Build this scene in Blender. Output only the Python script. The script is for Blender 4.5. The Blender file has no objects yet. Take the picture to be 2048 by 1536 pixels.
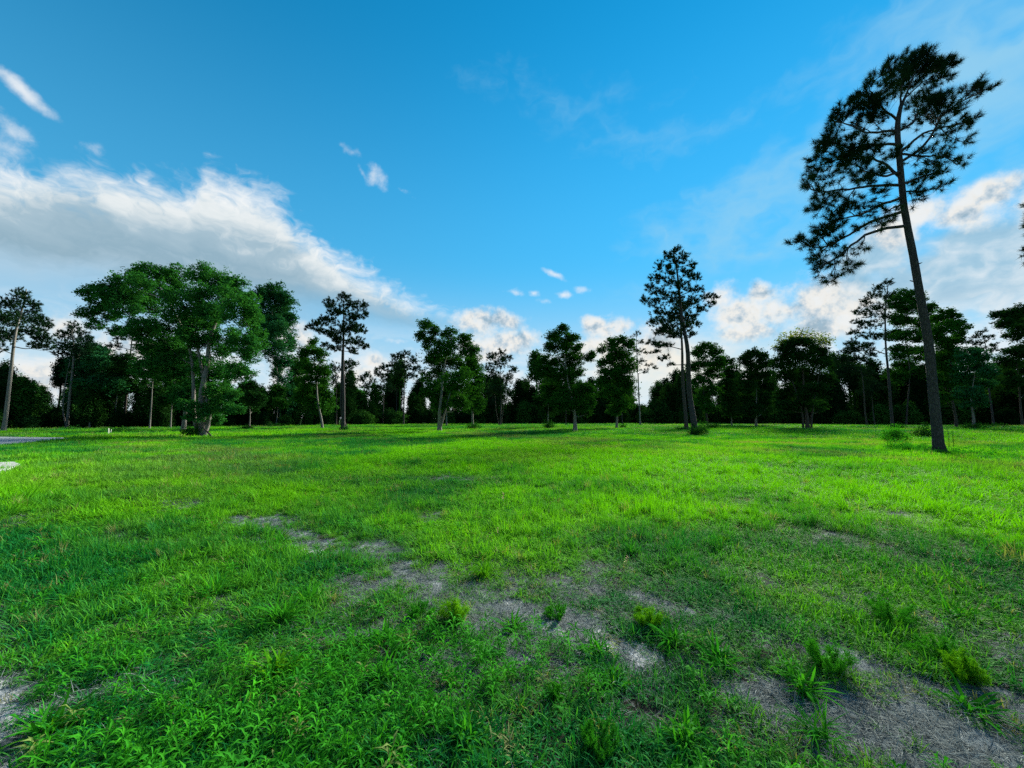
import bpy, math
import numpy as np
from mathutils import Vector

SC = bpy.context.scene
COL = SC.collection
R = math.radians

# ------------------------------------------------------------------ camera
F, PITCH, CAMH = 769.0, R(5.2), 1.6
cam_d = bpy.data.cameras.new('camera')
cam_d.sensor_width = 36.0
cam_d.lens = F / 2048 * 36.0
cam_d.clip_start = 0.05
cam_d.clip_end = 6000
cam = bpy.data.objects.new('camera', cam_d)
COL.objects.link(cam)
cam.location = (0, 0, CAMH)
cam.rotation_euler = (R(90) + PITCH, 0, 0)
SC.camera = cam

# ------------------------------------------------------------------ light and exposure
SUN_AZ, SUN_EL = R(38), R(26)          # azimuth measured clockwise from +Y
SC.view_settings.view_transform = 'Standard'
SC.view_settings.look = 'None'
SC.view_settings.gamma = 1.0
SC.view_settings.exposure = 1.75
SC.view_settings.use_curve_mapping = False

sun_d = bpy.data.lights.new('sun', 'SUN')
sun_d.energy = 4.2
sun_d.angle = R(14)
sun_d.color = (1.0, 0.96, 0.82)
sun = bpy.data.objects.new('sun', sun_d)
COL.objects.link(sun)
sd = Vector((math.sin(SUN_AZ) * math.cos(SUN_EL), math.cos(SUN_AZ) * math.cos(SUN_EL), math.sin(SUN_EL)))
sun.rotation_euler = sd.to_track_quat('Z', 'Y').to_euler()
sun.location = (40, 60, 60)


# ------------------------------------------------------------------ pixel helpers (photograph pixels -> directions and points)
def pdir(x, y):
    a, b = (x - 1024) / F, (768 - y) / F
    c, s = math.cos(PITCH), math.sin(PITCH)
    return np.array([a, c - b * s, s + b * c])


def azel(x, y):
    d = pdir(x, y)
    return math.degrees(math.atan2(d[0], d[1])), math.degrees(math.atan2(d[2], math.hypot(d[0], d[1])))


def ground_pt(x, y):
    d = pdir(x, y)
    t = -CAMH / d[2]
    return np.array([d[0] * t, d[1] * t])


def at_depth(x, y, Y):
    d = pdir(x, y)
    t = Y / d[1]
    return np.array([d[0] * t, Y, CAMH + d[2] * t])


# ------------------------------------------------------------------ node helpers
class NT:
    def __init__(self, tree):
        self.t = tree
        self.n = tree.nodes
        self.l = tree.links

    def new(self, kind, **kw):
        nd = self.n.new(kind)
        for k, v in kw.items():
            setattr(nd, k, v)
        return nd

    def put(self, sock, v):
        if v is None:
            return
        if isinstance(v, bpy.types.NodeSocket):
            self.l.new(v, sock)
        else:
            sock.default_value = v

    def m(self, op, a, b=None, c=None, clamp=False):
        nd = self.new('ShaderNodeMath', operation=op, use_clamp=clamp)
        for i, v in enumerate((a, b, c)):
            self.put(nd.inputs[i], v)
        return nd.outputs[0]

    def sstep(self, v, lo, hi, a=0.0, b=1.0):
        nd = self.new('ShaderNodeMapRange', interpolation_type='SMOOTHSTEP')
        self.put(nd.inputs[0], v)
        for i, q in enumerate((lo, hi, a, b)):
            self.put(nd.inputs[i + 1], q)
        return nd.outputs[0]

    def lin(self, v, lo, hi, a=0.0, b=1.0):
        nd = self.new('ShaderNodeMapRange')
        self.put(nd.inputs[0], v)
        for i, q in enumerate((lo, hi, a, b)):
            self.put(nd.inputs[i + 1], q)
        return nd.outputs[0]

    def mix(self, f, a, b, blend='MIX'):
        nd = self.new('ShaderNodeMix', data_type='RGBA', blend_type=blend)
        self.put(nd.inputs[0], f)
        for s, v in ((nd.inputs[6], a), (nd.inputs[7], b)):
            if not isinstance(v, bpy.types.NodeSocket) and len(v) == 3:
                v = (*v, 1)
            self.put(s, v)
        return nd.outputs[2]

    def noise(self, vec, scale, detail=4, rough=0.55, dist=0.0):
        nd = self.new('ShaderNodeTexNoise')
        self.put(nd.inputs['Vector'], vec)
        nd.inputs['Scale'].default_value = scale
        nd.inputs['Detail'].default_value = detail
        nd.inputs['Roughness'].default_value = rough
        nd.inputs['Distortion'].default_value = dist
        return nd.outputs[0]

    def ramp(self, v, stops):
        nd = self.new('ShaderNodeValToRGB')
        self.put(nd.inputs[0], v)
        e = nd.color_ramp.elements
        while len(e) < len(stops):
            e.new(0.5)
        for q, (p, c) in zip(e, stops):
            q.position = p
            q.color = (*c, 1)
        return nd.outputs[0]


# ------------------------------------------------------------------ sky
world = bpy.data.worlds.new('World')
SC.world = world
world.use_nodes = True
w = NT(world.node_tree)
w.n.clear()
out = w.new('ShaderNodeOutputWorld')
bg = w.new('ShaderNodeBackground')
w.l.new(bg.outputs[0], out.inputs[0])
sky = w.new('ShaderNodeTexSky', sky_type='NISHITA')
sky.sun_disc = False
sky.sun_elevation = SUN_EL
sky.sun_rotation = SUN_AZ
sky.altitude = 0
sky.air_density = 1.0
sky.dust_density = 0.0
sky.ozone_density = 3.0
tc = w.new('ShaderNodeTexCoord')
D = tc.outputs['Generated']
sep = w.new('ShaderNodeSeparateXYZ')
w.l.new(D, sep.inputs[0])
DX, DY, DZ = sep.outputs
DEG = 180 / math.pi
AZ = w.m('MULTIPLY', w.m('ARCTAN2', DX, DY), DEG)
EL = w.m('MULTIPLY', w.m('ARCSINE', w.m('MINIMUM', w.m('MAXIMUM', DZ, -1.0), 1.0)), DEG)
AE = w.new('ShaderNodeCombineXYZ')
w.l.new(AZ, AE.inputs[0])
w.l.new(EL, AE.inputs[1])
AE = AE.outputs[0]
hs = w.new('ShaderNodeHueSaturation')
hs.inputs['Hue'].default_value = 0.478
hs.inputs['Saturation'].default_value = 1.30
hs.inputs['Value'].default_value = 1.0
w.l.new(sky.outputs[0], hs.inputs['Color'])
clear = w.mix(1.0, hs.outputs[0], (0.14, 0.62, 0.68, 1), 'MULTIPLY')
STR = 0.085
# everything below is in display-linear units divided by the Background strength
CS = 1.0 / STR / (2 ** SC.view_settings.exposure)


def cc(r, g, b, k=1.0):
    return (r * CS * k, g * CS * k, b * CS * k, 1)


# pale air near the horizon
hz2 = w.m('POWER', w.sstep(EL, -2.0, 53.0, 1.0, 0.0), 1.05)
base = w.mix(w.m('MULTIPLY', hz2, 0.9), clear, cc(0.12, 0.46, 0.77))
hz = w.m('POWER', w.sstep(EL, -2.0, 25.0, 1.0, 0.0), 1.5)
base = w.mix(w.m('MULTIPLY', hz, 0.97), base, cc(0.74, 0.85, 0.91))


def puff(x, y, rx, ry, rot=0.0, s=1.0):
    a, e = azel(x, y)
    a1, _ = azel(x + rx, y)
    a0, _ = azel(x - rx, y)
    _, e1 = azel(x, y - ry)
    _, e0 = azel(x, y + ry)
    mp = w.new('ShaderNodeMapping', vector_type='TEXTURE')
    w.l.new(WARP, mp.inputs[0])
    mp.inputs['Location'].default_value = (a, e, 0)
    mp.inputs['Rotation'].default_value = (0, 0, R(rot))
    mp.inputs['Scale'].default_value = ((a1 - a0) / 2, (e1 - e0) / 2, 1)
    ln = w.new('ShaderNodeVectorMath', operation='LENGTH')
    w.l.new(mp.outputs[0], ln.inputs[0])
    return w.m('MULTIPLY', w.m('SUBTRACT', 1.0, ln.outputs['Value']), s)


def field(items):
    acc = None
    for it in items:
        p = puff(*it)
        acc = p if acc is None else w.m('SMOOTH_MAX', acc, p, 0.12)
    return acc


# a gentle warp of the azimuth/elevation plane so that no outline is an ellipse
wn = w.new('ShaderNodeTexNoise')
w.l.new(D, wn.inputs['Vector'])
wn.inputs['Scale'].default_value = 9.0
wn.inputs['Detail'].default_value = 3.0
wv = w.new('ShaderNodeVectorMath', operation='SUBTRACT')
w.l.new(wn.outputs[1], wv.inputs[0])
wv.inputs[1].default_value = (0.5, 0.5, 0.5)
wsx = w.new('ShaderNodeVectorMath', operation='SCALE')
w.l.new(wv.outputs[0], wsx.inputs[0])
wsx.inputs['Scale'].default_value = 3.2
wa = w.new('ShaderNodeVectorMath', operation='ADD')
w.l.new(AE, wa.inputs[0])
w.l.new(wsx.outputs[0], wa.inputs[1])
WARP = wa.outputs[0]

n_lump = w.noise(D, 22.0, 6, 0.6)
n_fine = w.noise(D, 60.0, 5, 0.62)
# a stretched noise for the streaky sheet
smap = w.new('ShaderNodeMapping')
w.l.new(WARP, smap.inputs[0])
smap.inputs['Rotation'].default_value = (0, 0, R(24))
smap.inputs['Scale'].default_value = (0.055, 0.22, 1)
n_str = w.noise(smap.outputs[0], 1.0, 6, 0.55)
n_st2 = w.noise(smap.outputs[0], 3.6, 5, 0.6)

smap2 = w.new('ShaderNodeMapping')
w.l.new(WARP, smap2.inputs[0])
smap2.inputs['Scale'].default_value = (0.07, 0.30, 1)

# --- the long sheet of cloud on the left: between two curves of elevation over azimuth
def curve_node(pts, a0=-90.0, a1=10.0, e1=45.0):
    fc = w.new('ShaderNodeFloatCurve')
    t = w.lin(AZW, a0, a1)
    w.l.new(t, fc.inputs['Value'])
    c = fc.mapping.curves[0]
    pp = sorted([((a - a0) / (a1 - a0), e / e1) for a, e in pts])
    while len(c.points) < len(pp):
        c.points.new(0.5, 0.5)
    for q, (u, v) in zip(c.points, pp):
        q.location = (u, v)
    fc.mapping.update()
    return w.m('MULTIPLY', fc.outputs[0], e1)


sw = w.new('ShaderNodeSeparateXYZ')
w.l.new(WARP, sw.inputs[0])
AZW, ELW = sw.outputs[0], sw.outputs[1]
up_pts = [(-90, 21), (-70, 25)] + [azel(*p) for p in ((0, 312), (150, 325), (300, 352), (385, 362), (415, 335), (450, 352), (520, 375), (600, 440), (700, 510), (790, 566), (870, 618), (925, 640))] + [(10, 4)]
lo_pts = [(-90, 11), (-70, 13)] + [azel(*p) for p in ((0, 560), (200, 575), (350, 590), (500, 600), (620, 612), (740, 632), (820, 650), (900, 656))] + [(10, 3)]
UP, LO = curve_node(up_pts), curve_node(lo_pts)
dn = w.m('SUBTRACT', n_str, 0.5)
dl = w.m('SUBTRACT', n_lump, 0.5)
d_up = w.m('ADD', w.m('SUBTRACT', UP, ELW), w.m('ADD', w.m('MULTIPLY', dn, 8.0), w.m('ADD', w.m('MULTIPLY', dl, 2.0), w.m('MULTIPLY', w.m('SUBTRACT', n_st2, 0.5), 5.5))))
d_lo = w.m('ADD', w.m('SUBTRACT', ELW, LO), w.m('MULTIPLY', dn, 3.0))
a_sheet = w.m('MULTIPLY', w.sstep(d_up, -1.2, 4.2), w.sstep(d_lo, -2.6, 3.4, 0.0, 0.97))
a_sheet = w.m('MULTIPLY', a_sheet, w.sstep(AZW, -4.5, -9.0))
vv = w.m('DIVIDE', w.m('SUBTRACT', ELW, LO), w.m('MAXIMUM', w.m('SUBTRACT', UP, LO), 0.8))
vv = w.m('ADD', vv, w.m('ADD', w.m('MULTIPLY', dn, 0.7), w.m('MULTIPLY', w.m('SUBTRACT', n_st2, 0.5), 0.35)))
vv = w.m('ADD', vv, w.sstep(AZW, -44.0, -20.0, 0.0, 0.28))
c_sheet = w.ramp(vv, [(0.0, cc(0.50, 0.64, 0.74)[:3]), (0.30, cc(0.30, 0.45, 0.55)[:3]), (0.55, cc(0.40, 0.54, 0.63)[:3]), (0.80, cc(0.80, 0.85, 0.86)[:3]), (1.0, cc(0.93, 0.95, 0.95)[:3])])

# --- the smooth grey sheet at the right
g_items = [(1900, 560, 260, 110, 0, 1.0), (1740, 520, 130, 75, 0, 0.9), (1980, 480, 160, 60, 0, 0.9), (1700, 590, 110, 60, 0, 0.9), (2150, 560, 200, 140, 0, 1.0)]
fg = field(g_items)
a_grey = w.sstep(w.m('ADD', fg, w.m('MULTIPLY', dn, 0.6)), -0.1, 0.45, 0.0, 0.92)
c_grey = w.ramp(w.m('ADD', n_str, w.m('MULTIPLY', dl, 0.3)), [(0.28, cc(0.22, 0.45, 0.63)[:3]), (0.48, cc(0.40, 0.60, 0.74)[:3]), (0.66, cc(0.78, 0.85, 0.89)[:3])])

# --- heaped clouds
c_items = [
    (1450, 592, 42, 32), (1522, 585, 34, 26), (1480, 622, 78, 44), (1560, 622, 76, 50), (1630, 596, 74, 62), (1500, 658, 90, 26), (1630, 655, 110, 46),
    (1700, 610, 90, 50), (1850, 425, 84, 42), (1930, 425, 110, 40), (1990, 388, 96, 40), (1790, 470, 70, 40), (2090, 400, 80, 50),
    (985, 648, 92, 32), (1035, 676, 74, 32), (985, 700, 90, 34), (1190, 650, 38, 22), (1236, 658, 96, 24), (1210, 694, 92, 36), (1300, 695, 90, 56),
    (740, 728, 50, 24), (705, 752, 80, 30), (590, 668, 44, 40), (590, 750, 100, 60), (120, 650, 70, 44), (70, 760, 110, 50), (250, 720, 110, 60)]
cu = field([(x, y, rx, ry) for x, y, rx, ry in c_items])
th = w.m('ADD', cu, w.m('ADD', w.m('MULTIPLY', dl, 1.25), w.m('MULTIPLY', w.m('SUBTRACT', n_fine, 0.5), 0.55)))
a_cu = w.sstep(th, -0.12, 0.70, 0.0, 0.95)
n_sh = w.noise(D, 15.0, 5, 0.6)
offv = w.new('ShaderNodeVectorMath', operation='ADD')
w.l.new(D, offv.inputs[0])
offv.inputs[1].default_value = tuple(Vector((math.sin(SUN_AZ), math.cos(SUN_AZ), 1.1)).normalized() * 0.016)
n_l2 = w.noise(offv.outputs[0], 22.0, 5, 0.6)
relief = w.m('SUBTRACT', n_lump, n_l2)          # thinner towards the light: lit flank
shd = w.m('ADD', w.m('MULTIPLY', th, 0.40), w.m('ADD', w.m('MULTIPLY', w.m('SUBTRACT', n_sh, 0.47), 1.5), w.m('ADD', 0.17, w.m('MULTIPLY', relief, -3.0))))
c_cu = w.ramp(shd, [(0.05, cc(0.88, 0.89, 0.88)[:3]), (0.34, cc(0.88, 0.86, 0.81)[:3]), (0.68, cc(0.58, 0.66, 0.72)[:3]), (1.0, cc(0.34, 0.46, 0.55)[:3])])

n_bank = w.noise(smap2.outputs[0], 1.0, 6, 0.6)
bank = w.m('MULTIPLY', w.sstep(n_bank, 0.40, 0.62), w.m('MULTIPLY', w.sstep(EL, 15.0, 5.0), 0.85))

# --- wisps
s_items = [
    (55, 188, 120, 20, -24, 0.95), (20, 238, 70, 22, -28, 0.75), (30, 285, 80, 40, -10, 0.42), (185, 296, 36, 22, 0, 0.45),
    (755, 352, 34, 24, -35, 0.9), (726, 334, 20, 8, -50, 0.6), (808, 382, 22, 8, -20, 0.6), (702, 293, 30, 9, -10, 0.42),
    (1112, 552, 36, 9, -26, 0.85), (1165, 577, 22, 12, -10, 1.0), (1135, 589, 26, 9, 0, 0.85), (1032, 580, 24, 8, -5, 0.7), (1072, 584, 18, 8, -20, 0.75), (1096, 600, 18, 6, 0, 0.6),
    (1214, 630, 22, 7, 0, 0.7), (790, 686, 30, 7, 0, 0.6), (150, 596, 40, 10, 0, 0.5), (1440, 690, 60, 9, -5, 0.7)]
wi = field(s_items)
a_wi = w.sstep(w.m('ADD', wi, w.m('ADD', w.m('MULTIPLY', dl, 1.5), w.m('MULTIPLY', w.m('SUBTRACT', n_fine, 0.5), 0.7))), 0.0, 1.1, 0.0, 0.85)

# --- the same kind of fair-weather clouds all round, where the photograph does not look
n_all = w.noise(D, 3.2, 7, 0.6)
side = w.sstep(w.m('ABSOLUTE', AZ), 72.0, 95.0)
a_all = w.m('MULTIPLY', w.sstep(n_all, 0.50, 0.66, 0.0, 0.9), side)
a_all = w.m('MULTIPLY', a_all, w.sstep(EL, 0.0, 6.0))
c_all = w.ramp(n_all, [(0.5, cc(0.9, 0.9, 0.88)[:3]), (0.75, cc(0.4, 0.52, 0.6)[:3])])

# thin veil brightening the upper right sky
veil = field([(1950, 120, 520, 330, 0, 1.0), (1500, 440, 380, 150, 10, 0.8), (1250, 250, 330, 90, -20, 0.35)])
a_veil = w.sstep(w.m('ADD', veil, w.m('MULTIPLY', dn, 1.4)), 0.0, 1.0, 0.0, 0.72)

c = w.mix(a_veil, base, cc(0.36, 0.66, 0.84))
c = w.mix(a_all, c, c_all)
c = w.mix(a_grey, c, c_grey)
c = w.mix(bank, c, cc(0.86, 0.90, 0.92))
c = w.mix(a_sheet, c, c_sheet)
c = w.mix(a_cu, c, c_cu)
c = w.mix(a_wi, c, cc(0.88, 0.91, 0.94))
# warm glow where the hidden sun brightens the low clouds
ga, ge = azel(1330, 730)
gl = puff(1330, 735, 330, 90)
c = w.mix(w.sstep(gl, 0.0, 1.0, 0.0, 0.6), c, cc(1.0, 0.90, 0.72))
w.l.new(c, bg.inputs['Color'])
bg.inputs['Strength'].default_value = STR
world.cycles.sampling_method = 'NONE'
SC.cycles.max_bounces = 5
SC.cycles.diffuse_bounces = 2
SC.cycles.glossy_bounces = 2
SC.cycles.transmission_bounces = 2
SC.cycles.transparent_max_bounces = 4
SC.cycles.use_adaptive_sampling = True
SC.cycles.adaptive_threshold = 0.02
SC.cycles.use_denoising = False

# ------------------------------------------------------------------ materials
def new_mat(name):
    m = bpy.data.materials.new(name)
    m.use_nodes = True
    t = NT(m.node_tree)
    t.n.clear()
    o = t.new('ShaderNodeOutputMaterial')
    return m, t, o


def leaf_mat(name, c1, c2, trans=0.35, tcol=None, rough=0.55, inst=False, spec=0.3, nscale=0.35):
    """diffuse/glossy leaf with light passing through; colour drifts between c1 and c2"""
    m, t, o = new_mat(name)
    p = t.new('ShaderNodeBsdfPrincipled')
    if inst:
        at = t.new('ShaderNodeAttribute', attribute_type='INSTANCER', attribute_name='tint')
        f = at.outputs['Fac']
        geo = t.new('ShaderNodeNewGeometry')
        f = t.m('ADD', f, t.lin(geo.outputs['Random Per Island'], 0, 1, -0.16, 0.16), clamp=True)
        dry = t.new('ShaderNodeAttribute', attribute_type='INSTANCER', attribute_name='dry').outputs['Fac']
    else:
        geo = t.new('ShaderNodeNewGeometry')
        oi = t.new('ShaderNodeObjectInfo')
        f = t.noise(geo.outputs['Position'], nscale, 2)
        f = t.lin(f, 0.3, 0.7)
        f = t.m('ADD', t.m('MULTIPLY', f, 0.6), t.m('MULTIPLY', geo.outputs['Random Per Island'], 0.4), clamp=True)
        f = t.m('ADD', f, t.lin(oi.outputs['Random'], 0, 1, -0.18, 0.18), clamp=True)
        dry = None
    col = t.mix(f, c1, c2)
    if dry is not None:
        col = t.mix(dry, col, (0.24, 0.225, 0.10))
    t.l.new(col, p.inputs['Base Color'])
    p.inputs['Roughness'].default_value = rough
    p.inputs['Specular IOR Level'].default_value = spec
    tr = t.new('ShaderNodeBsdfTranslucent')
    tcx = t.mix(1.0, col, tcol or (1.3, 1.25, 0.5), 'MULTIPLY')
    t.l.new(tcx, tr.inputs['Color'])
    mx = t.new('ShaderNodeMixShader')
    mx.inputs[0].default_value = trans
    t.l.new(p.outputs[0], mx.inputs[1])
    t.l.new(tr.outputs[0], mx.inputs[2])
    t.l.new(mx.outputs[0], o.inputs[0])
    return m


def bark_mat(name, dark, light, zs=0.28, bump=0.6, scale=19.0):
    m, t, o = new_mat(name)
    p = t.new('ShaderNodeBsdfPrincipled')
    tcn = t.new('ShaderNodeTexCoord')
    mp = t.new('ShaderNodeMapping')
    t.l.new(tcn.outputs['Object'], mp.inputs[0])
    mp.inputs['Scale'].default_value = (1, 1, zs)
    v = t.new('ShaderNodeTexVoronoi', feature='DISTANCE_TO_EDGE')
    v.inputs['Scale'].default_value = scale
    wob = t.new('ShaderNodeVectorMath', operation='ADD')
    nz = t.new('ShaderNodeTexNoise')
    nz.inputs['Scale'].default_value = 6
    t.l.new(mp.outputs[0], nz.inputs['Vector'])
    sc = t.new('ShaderNodeVectorMath', operation='SCALE')
    t.l.new(nz.outputs[1], sc.inputs[0])
    sc.inputs['Scale'].default_value = 0.12
    t.l.new(mp.outputs[0], wob.inputs[0])
    t.l.new(sc.outputs[0], wob.inputs[1])
    t.l.new(wob.outputs[0], v.inputs['Vector'])
    crack = t.sstep(v.outputs[0], 0.0, 0.22, 0.35, 1.0)
    n2 = t.noise(mp.outputs[0], 14.0, 5, 0.65)
    f = t.m('MULTIPLY', crack, t.lin(n2, 0.25, 0.75, 0.35, 1.0))
    col = t.mix(f, dark, light)
    t.l.new(col, p.inputs['Base Color'])
    p.inputs['Roughness'].default_value = 0.95
    p.inputs['Specular IOR Level'].default_value = 0.15
    b = t.new('ShaderNodeBump')
    b.inputs['Strength'].default_value = bump
    b.inputs['Distance'].default_value = 0.03
    t.l.new(f, b.inputs['Height'])
    t.l.new(b.outputs[0], p.inputs['Normal'])
    t.l.new(p.outputs[0], o.inputs[0])
    return m


MAT = {}
MAT['needle'] = leaf_mat('pine_needle', (0.007, 0.024, 0.013), (0.016, 0.046, 0.018), 0.08, spec=0.0)
MAT['leaf'] = leaf_mat('oak_leaf', (0.009, 0.052, 0.009), (0.030, 0.120, 0.014), 0.18, spec=0.0)
MAT['leaf_bright'] = leaf_mat('oak_leaf_bright', (0.013, 0.095, 0.026), (0.044, 0.190, 0.032), 0.26, spec=0.0)
MAT['leaf_teal'] = leaf_mat('oak_leaf_bluish', (0.012, 0.080, 0.034), (0.030, 0.135, 0.044), 0.2, spec=0.0)
MAT['leaf_dark'] = leaf_mat('wood_leaf', (0.007, 0.033, 0.009), (0.022, 0.084, 0.015), 0.14, spec=0.0)
MAT['leaf_gold'] = leaf_mat('sunlit_top_leaf', (0.05, 0.10, 0.015), (0.13, 0.15, 0.03), 0.45, spec=0.0)  # gold stands for sun glow on the topmost leaves
MAT['bush'] = leaf_mat('bush_leaf', (0.010, 0.055, 0.012), (0.025, 0.115, 0.014), 0.2, nscale=1.5, spec=0.0)
MAT['weed'] = leaf_mat('weed_leaf', (0.014, 0.13, 0.014), (0.045, 0.26, 0.014), 0.38, nscale=3, spec=0.0)
MAT['weed_y'] = leaf_mat('weed_yellow_green', (0.04, 0.19, 0.008), (0.11, 0.31, 0.010), 0.38, nscale=4, spec=0.0)
MAT['bark_pine'] = bark_mat('pine_bark', (0.012, 0.012, 0.013), (0.075, 0.068, 0.068), 0.28, 1.0, 15.0)
MAT['bark_oak'] = bark_mat('oak_bark', (0.05, 0.048, 0.045), (0.24, 0.225, 0.20), 0.3, 0.4, 22)
MAT['bark_dark'] = bark_mat('dark_bark', (0.02, 0.018, 0.016), (0.085, 0.072, 0.06), 0.3, 0.4, 20)
MAT['wood'] = leaf_mat('wood_foliage', (0.005, 0.024, 0.008), (0.034, 0.115, 0.018), 0.16, None, 0.6, True, 0.0)
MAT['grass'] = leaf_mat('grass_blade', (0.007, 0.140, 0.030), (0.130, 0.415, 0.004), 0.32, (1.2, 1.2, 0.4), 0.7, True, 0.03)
MAT['sprig'] = leaf_mat('herb_leaf', (0.010, 0.130, 0.014), (0.045, 0.290, 0.010), 0.35, (1.2, 1.2, 0.4), 0.7, True, 0.03)


def simple_mat(name, c1, c2, scale, rough=0.9, bump=0.3, detail=6):
    m, t, o = new_mat(name)
    p = t.new('ShaderNodeBsdfPrincipled')
    tcn = t.new('ShaderNodeTexCoord')
    n1 = t.noise(tcn.outputs['Object'], scale, detail, 0.65)
    t.l.new(t.mix(t.lin(n1, 0.3, 0.7), c1, c2), p.inputs['Base Color'])
    p.inputs['Roughness'].default_value = rough
    b = t.new('ShaderNodeBump')
    b.inputs['Strength'].default_value = bump
    b.inputs['Distance'].default_value = 0.01
    t.l.new(n1, b.inputs['Height'])
    t.l.new(b.outputs[0], p.inputs['Normal'])
    t.l.new(p.outputs[0], o.inputs[0])
    return m


MAT['asphalt'] = simple_mat('asphalt', (0.15, 0.175, 0.20), (0.26, 0.285, 0.31), 90, 0.85)
MAT['sand'] = simple_mat('pale_sand', (0.30, 0.28, 0.25), (0.55, 0.53, 0.49), 25, 0.95, 0.6)
MAT['concrete'] = simple_mat('concrete', (0.26, 0.26, 0.26), (0.42, 0.41, 0.40), 14, 0.9)
MAT['stake'] = simple_mat('white_stake_wood', (0.62, 0.60, 0.52), (0.80, 0.78, 0.70), 20, 0.8)
MAT['straw'] = leaf_mat('dead_straw', (0.05, 0.068, 0.07), (0.20, 0.235, 0.225), 0.15, (1, 1, 1), 0.8, True, 0.1)

# ------------------------------------------------------------------ mesh helpers
def link(name, me, parent=None, mat=None, loc=None, smooth=False):
    o = bpy.data.objects.new(name, me)
    COL.objects.link(o)
    if mat is not None:
        for mm in (mat if isinstance(mat, (list, tuple)) else [mat]):
            me.materials.append(mm)
    if parent is not None:
        o.parent = parent
    if loc is not None:
        o.location = loc
    return o


def mesh(name, V, Fc, smooth=False, mi=None):
    V = np.asarray(V, np.float32).reshape(-1, 3)
    Fc = np.asarray(Fc, np.int32)
    k = Fc.shape[1]
    me = bpy.data.meshes.new(name)
    me.vertices.add(len(V))
    me.vertices.foreach_set('co', V.ravel())
    me.loops.add(Fc.size)
    me.loops.foreach_set('vertex_index', Fc.ravel())
    me.polygons.add(len(Fc))
    me.polygons.foreach_set('loop_start', np.arange(0, Fc.size, k, dtype=np.int32))
    me.polygons.foreach_set('loop_total', np.full(len(Fc), k, np.int32))
    if smooth:
        me.polygons.foreach_set('use_smooth', np.ones(len(Fc), bool))
    if mi is not None:
        me.polygons.foreach_set('material_index', np.asarray(mi, np.int32))
    me.update(calc_edges=True)
    me.validate()
    return me


class Geo:
    def __init__(self):
        self.V, self.F, self.n = [], [], 0

    def add(self, V, Fc):
        V = np.asarray(V, float).reshape(-1, 3)
        self.V.append(V)
        self.F.append(np.asarray(Fc, int) + self.n)
        self.n += len(V)

    def get(self):
        return np.concatenate(self.V), np.concatenate(self.F)


def tube(P, rad, sides=7, rng=None, rough=0.0, flare=0.0):
    """tapered tube of quads along P"""
    P = np.asarray(P, float)
    n = len(P)
    rad = np.asarray(rad, float)
    T = np.gradient(P, axis=0)
    T /= np.linalg.norm(T, axis=1)[:, None] + 1e-9
    ref = np.array([0.0, 1.0, 0.0]) if abs(T[0][1]) < 0.8 else np.array([1.0, 0, 0])
    A = np.cross(T, ref)
    A /= np.linalg.norm(A, axis=1)[:, None] + 1e-9
    B = np.cross(T, A)
    th = np.linspace(0, 2 * np.pi, sides, endpoint=False)
    rr = rad[:, None] * np.ones((1, sides))
    if rng is not None and rough > 0:
        rr = rr * (1 + rough * rng.standard_normal((n, sides)))
    V = P[:, None, :] + rr[..., None] * (np.cos(th)[None, :, None] * A[:, None, :] + np.sin(th)[None, :, None] * B[:, None, :])
    i = np.arange(n - 1)[:, None] * sides
    j = np.arange(sides)[None, :]
    j2 = (j + 1) % sides
    Fq = np.stack([i + j, i + j2, i + sides + j2, i + sides + j], -1).reshape(-1, 4)
    V = V.reshape(-1, 3)
    # cap the far end
    V = np.vstack([V, P[-1] + T[-1] * rad[-1]])
    e = (n - 1) * sides
    cap = np.array([[e + q, e + (q + 1) % sides, len(V) - 1, len(V) - 1] for q in range(sides)])
    return V, Fq, cap


def add_tube(g, P, rad, sides=7, rng=None, rough=0.0):
    V, Fq, cap = tube(P, rad, sides, rng, rough)
    g.add(V, Fq)


def smooth_path(pts, n):
    """Catmull-Rom through pts"""
    P = np.asarray(pts, float)
    P = np.vstack([2 * P[0] - P[1], P, 2 * P[-1] - P[-2]])
    segs = len(P) - 3
    out = []
    for u in np.linspace(0, segs - 1e-6, n):
        k = int(u)
        t = u - k
        a, b, c_, d = P[k], P[k + 1], P[k + 2], P[k + 3]
        out.append(0.5 * ((2 * b) + (-a + c_) * t + (2 * a - 5 * b + 4 * c_ - d) * t * t + (-a + 3 * b - 3 * c_ + d) * t ** 3))
    return np.array(out)


def rand_dirs(rng, n):
    v = rng.standard_normal((n, 3))
    return v / np.linalg.norm(v, axis=1)[:, None]


def leaves(rng, C, L, W, up=0.45, droop=0.0):
    """one rhombic leaf (a quad) at each centre, mostly facing upwards"""
    n = len(C)
    N = rand_dirs(rng, n)
    N[:, 2] = np.abs(N[:, 2]) + up
    N /= np.linalg.norm(N, axis=1)[:, None]
    A = np.cross(N, rand_dirs(rng, n))
    A /= np.linalg.norm(A, axis=1)[:, None] + 1e-9
    A[:, 2] -= droop
    B = np.cross(N, A)
    l = (L * rng.uniform(0.7, 1.3, n))[:, None]
    wd = (W * rng.uniform(0.7, 1.3, n))[:, None]
    V = np.stack([C - A * l * 0.5, C + B * wd * 0.5 + A * l * 0.08, C + A * l * 0.5, C - B * wd * 0.5 + A * l * 0.08], 1)
    return V.reshape(-1, 3), np.arange(4 * n).reshape(-1, 4)


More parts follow.
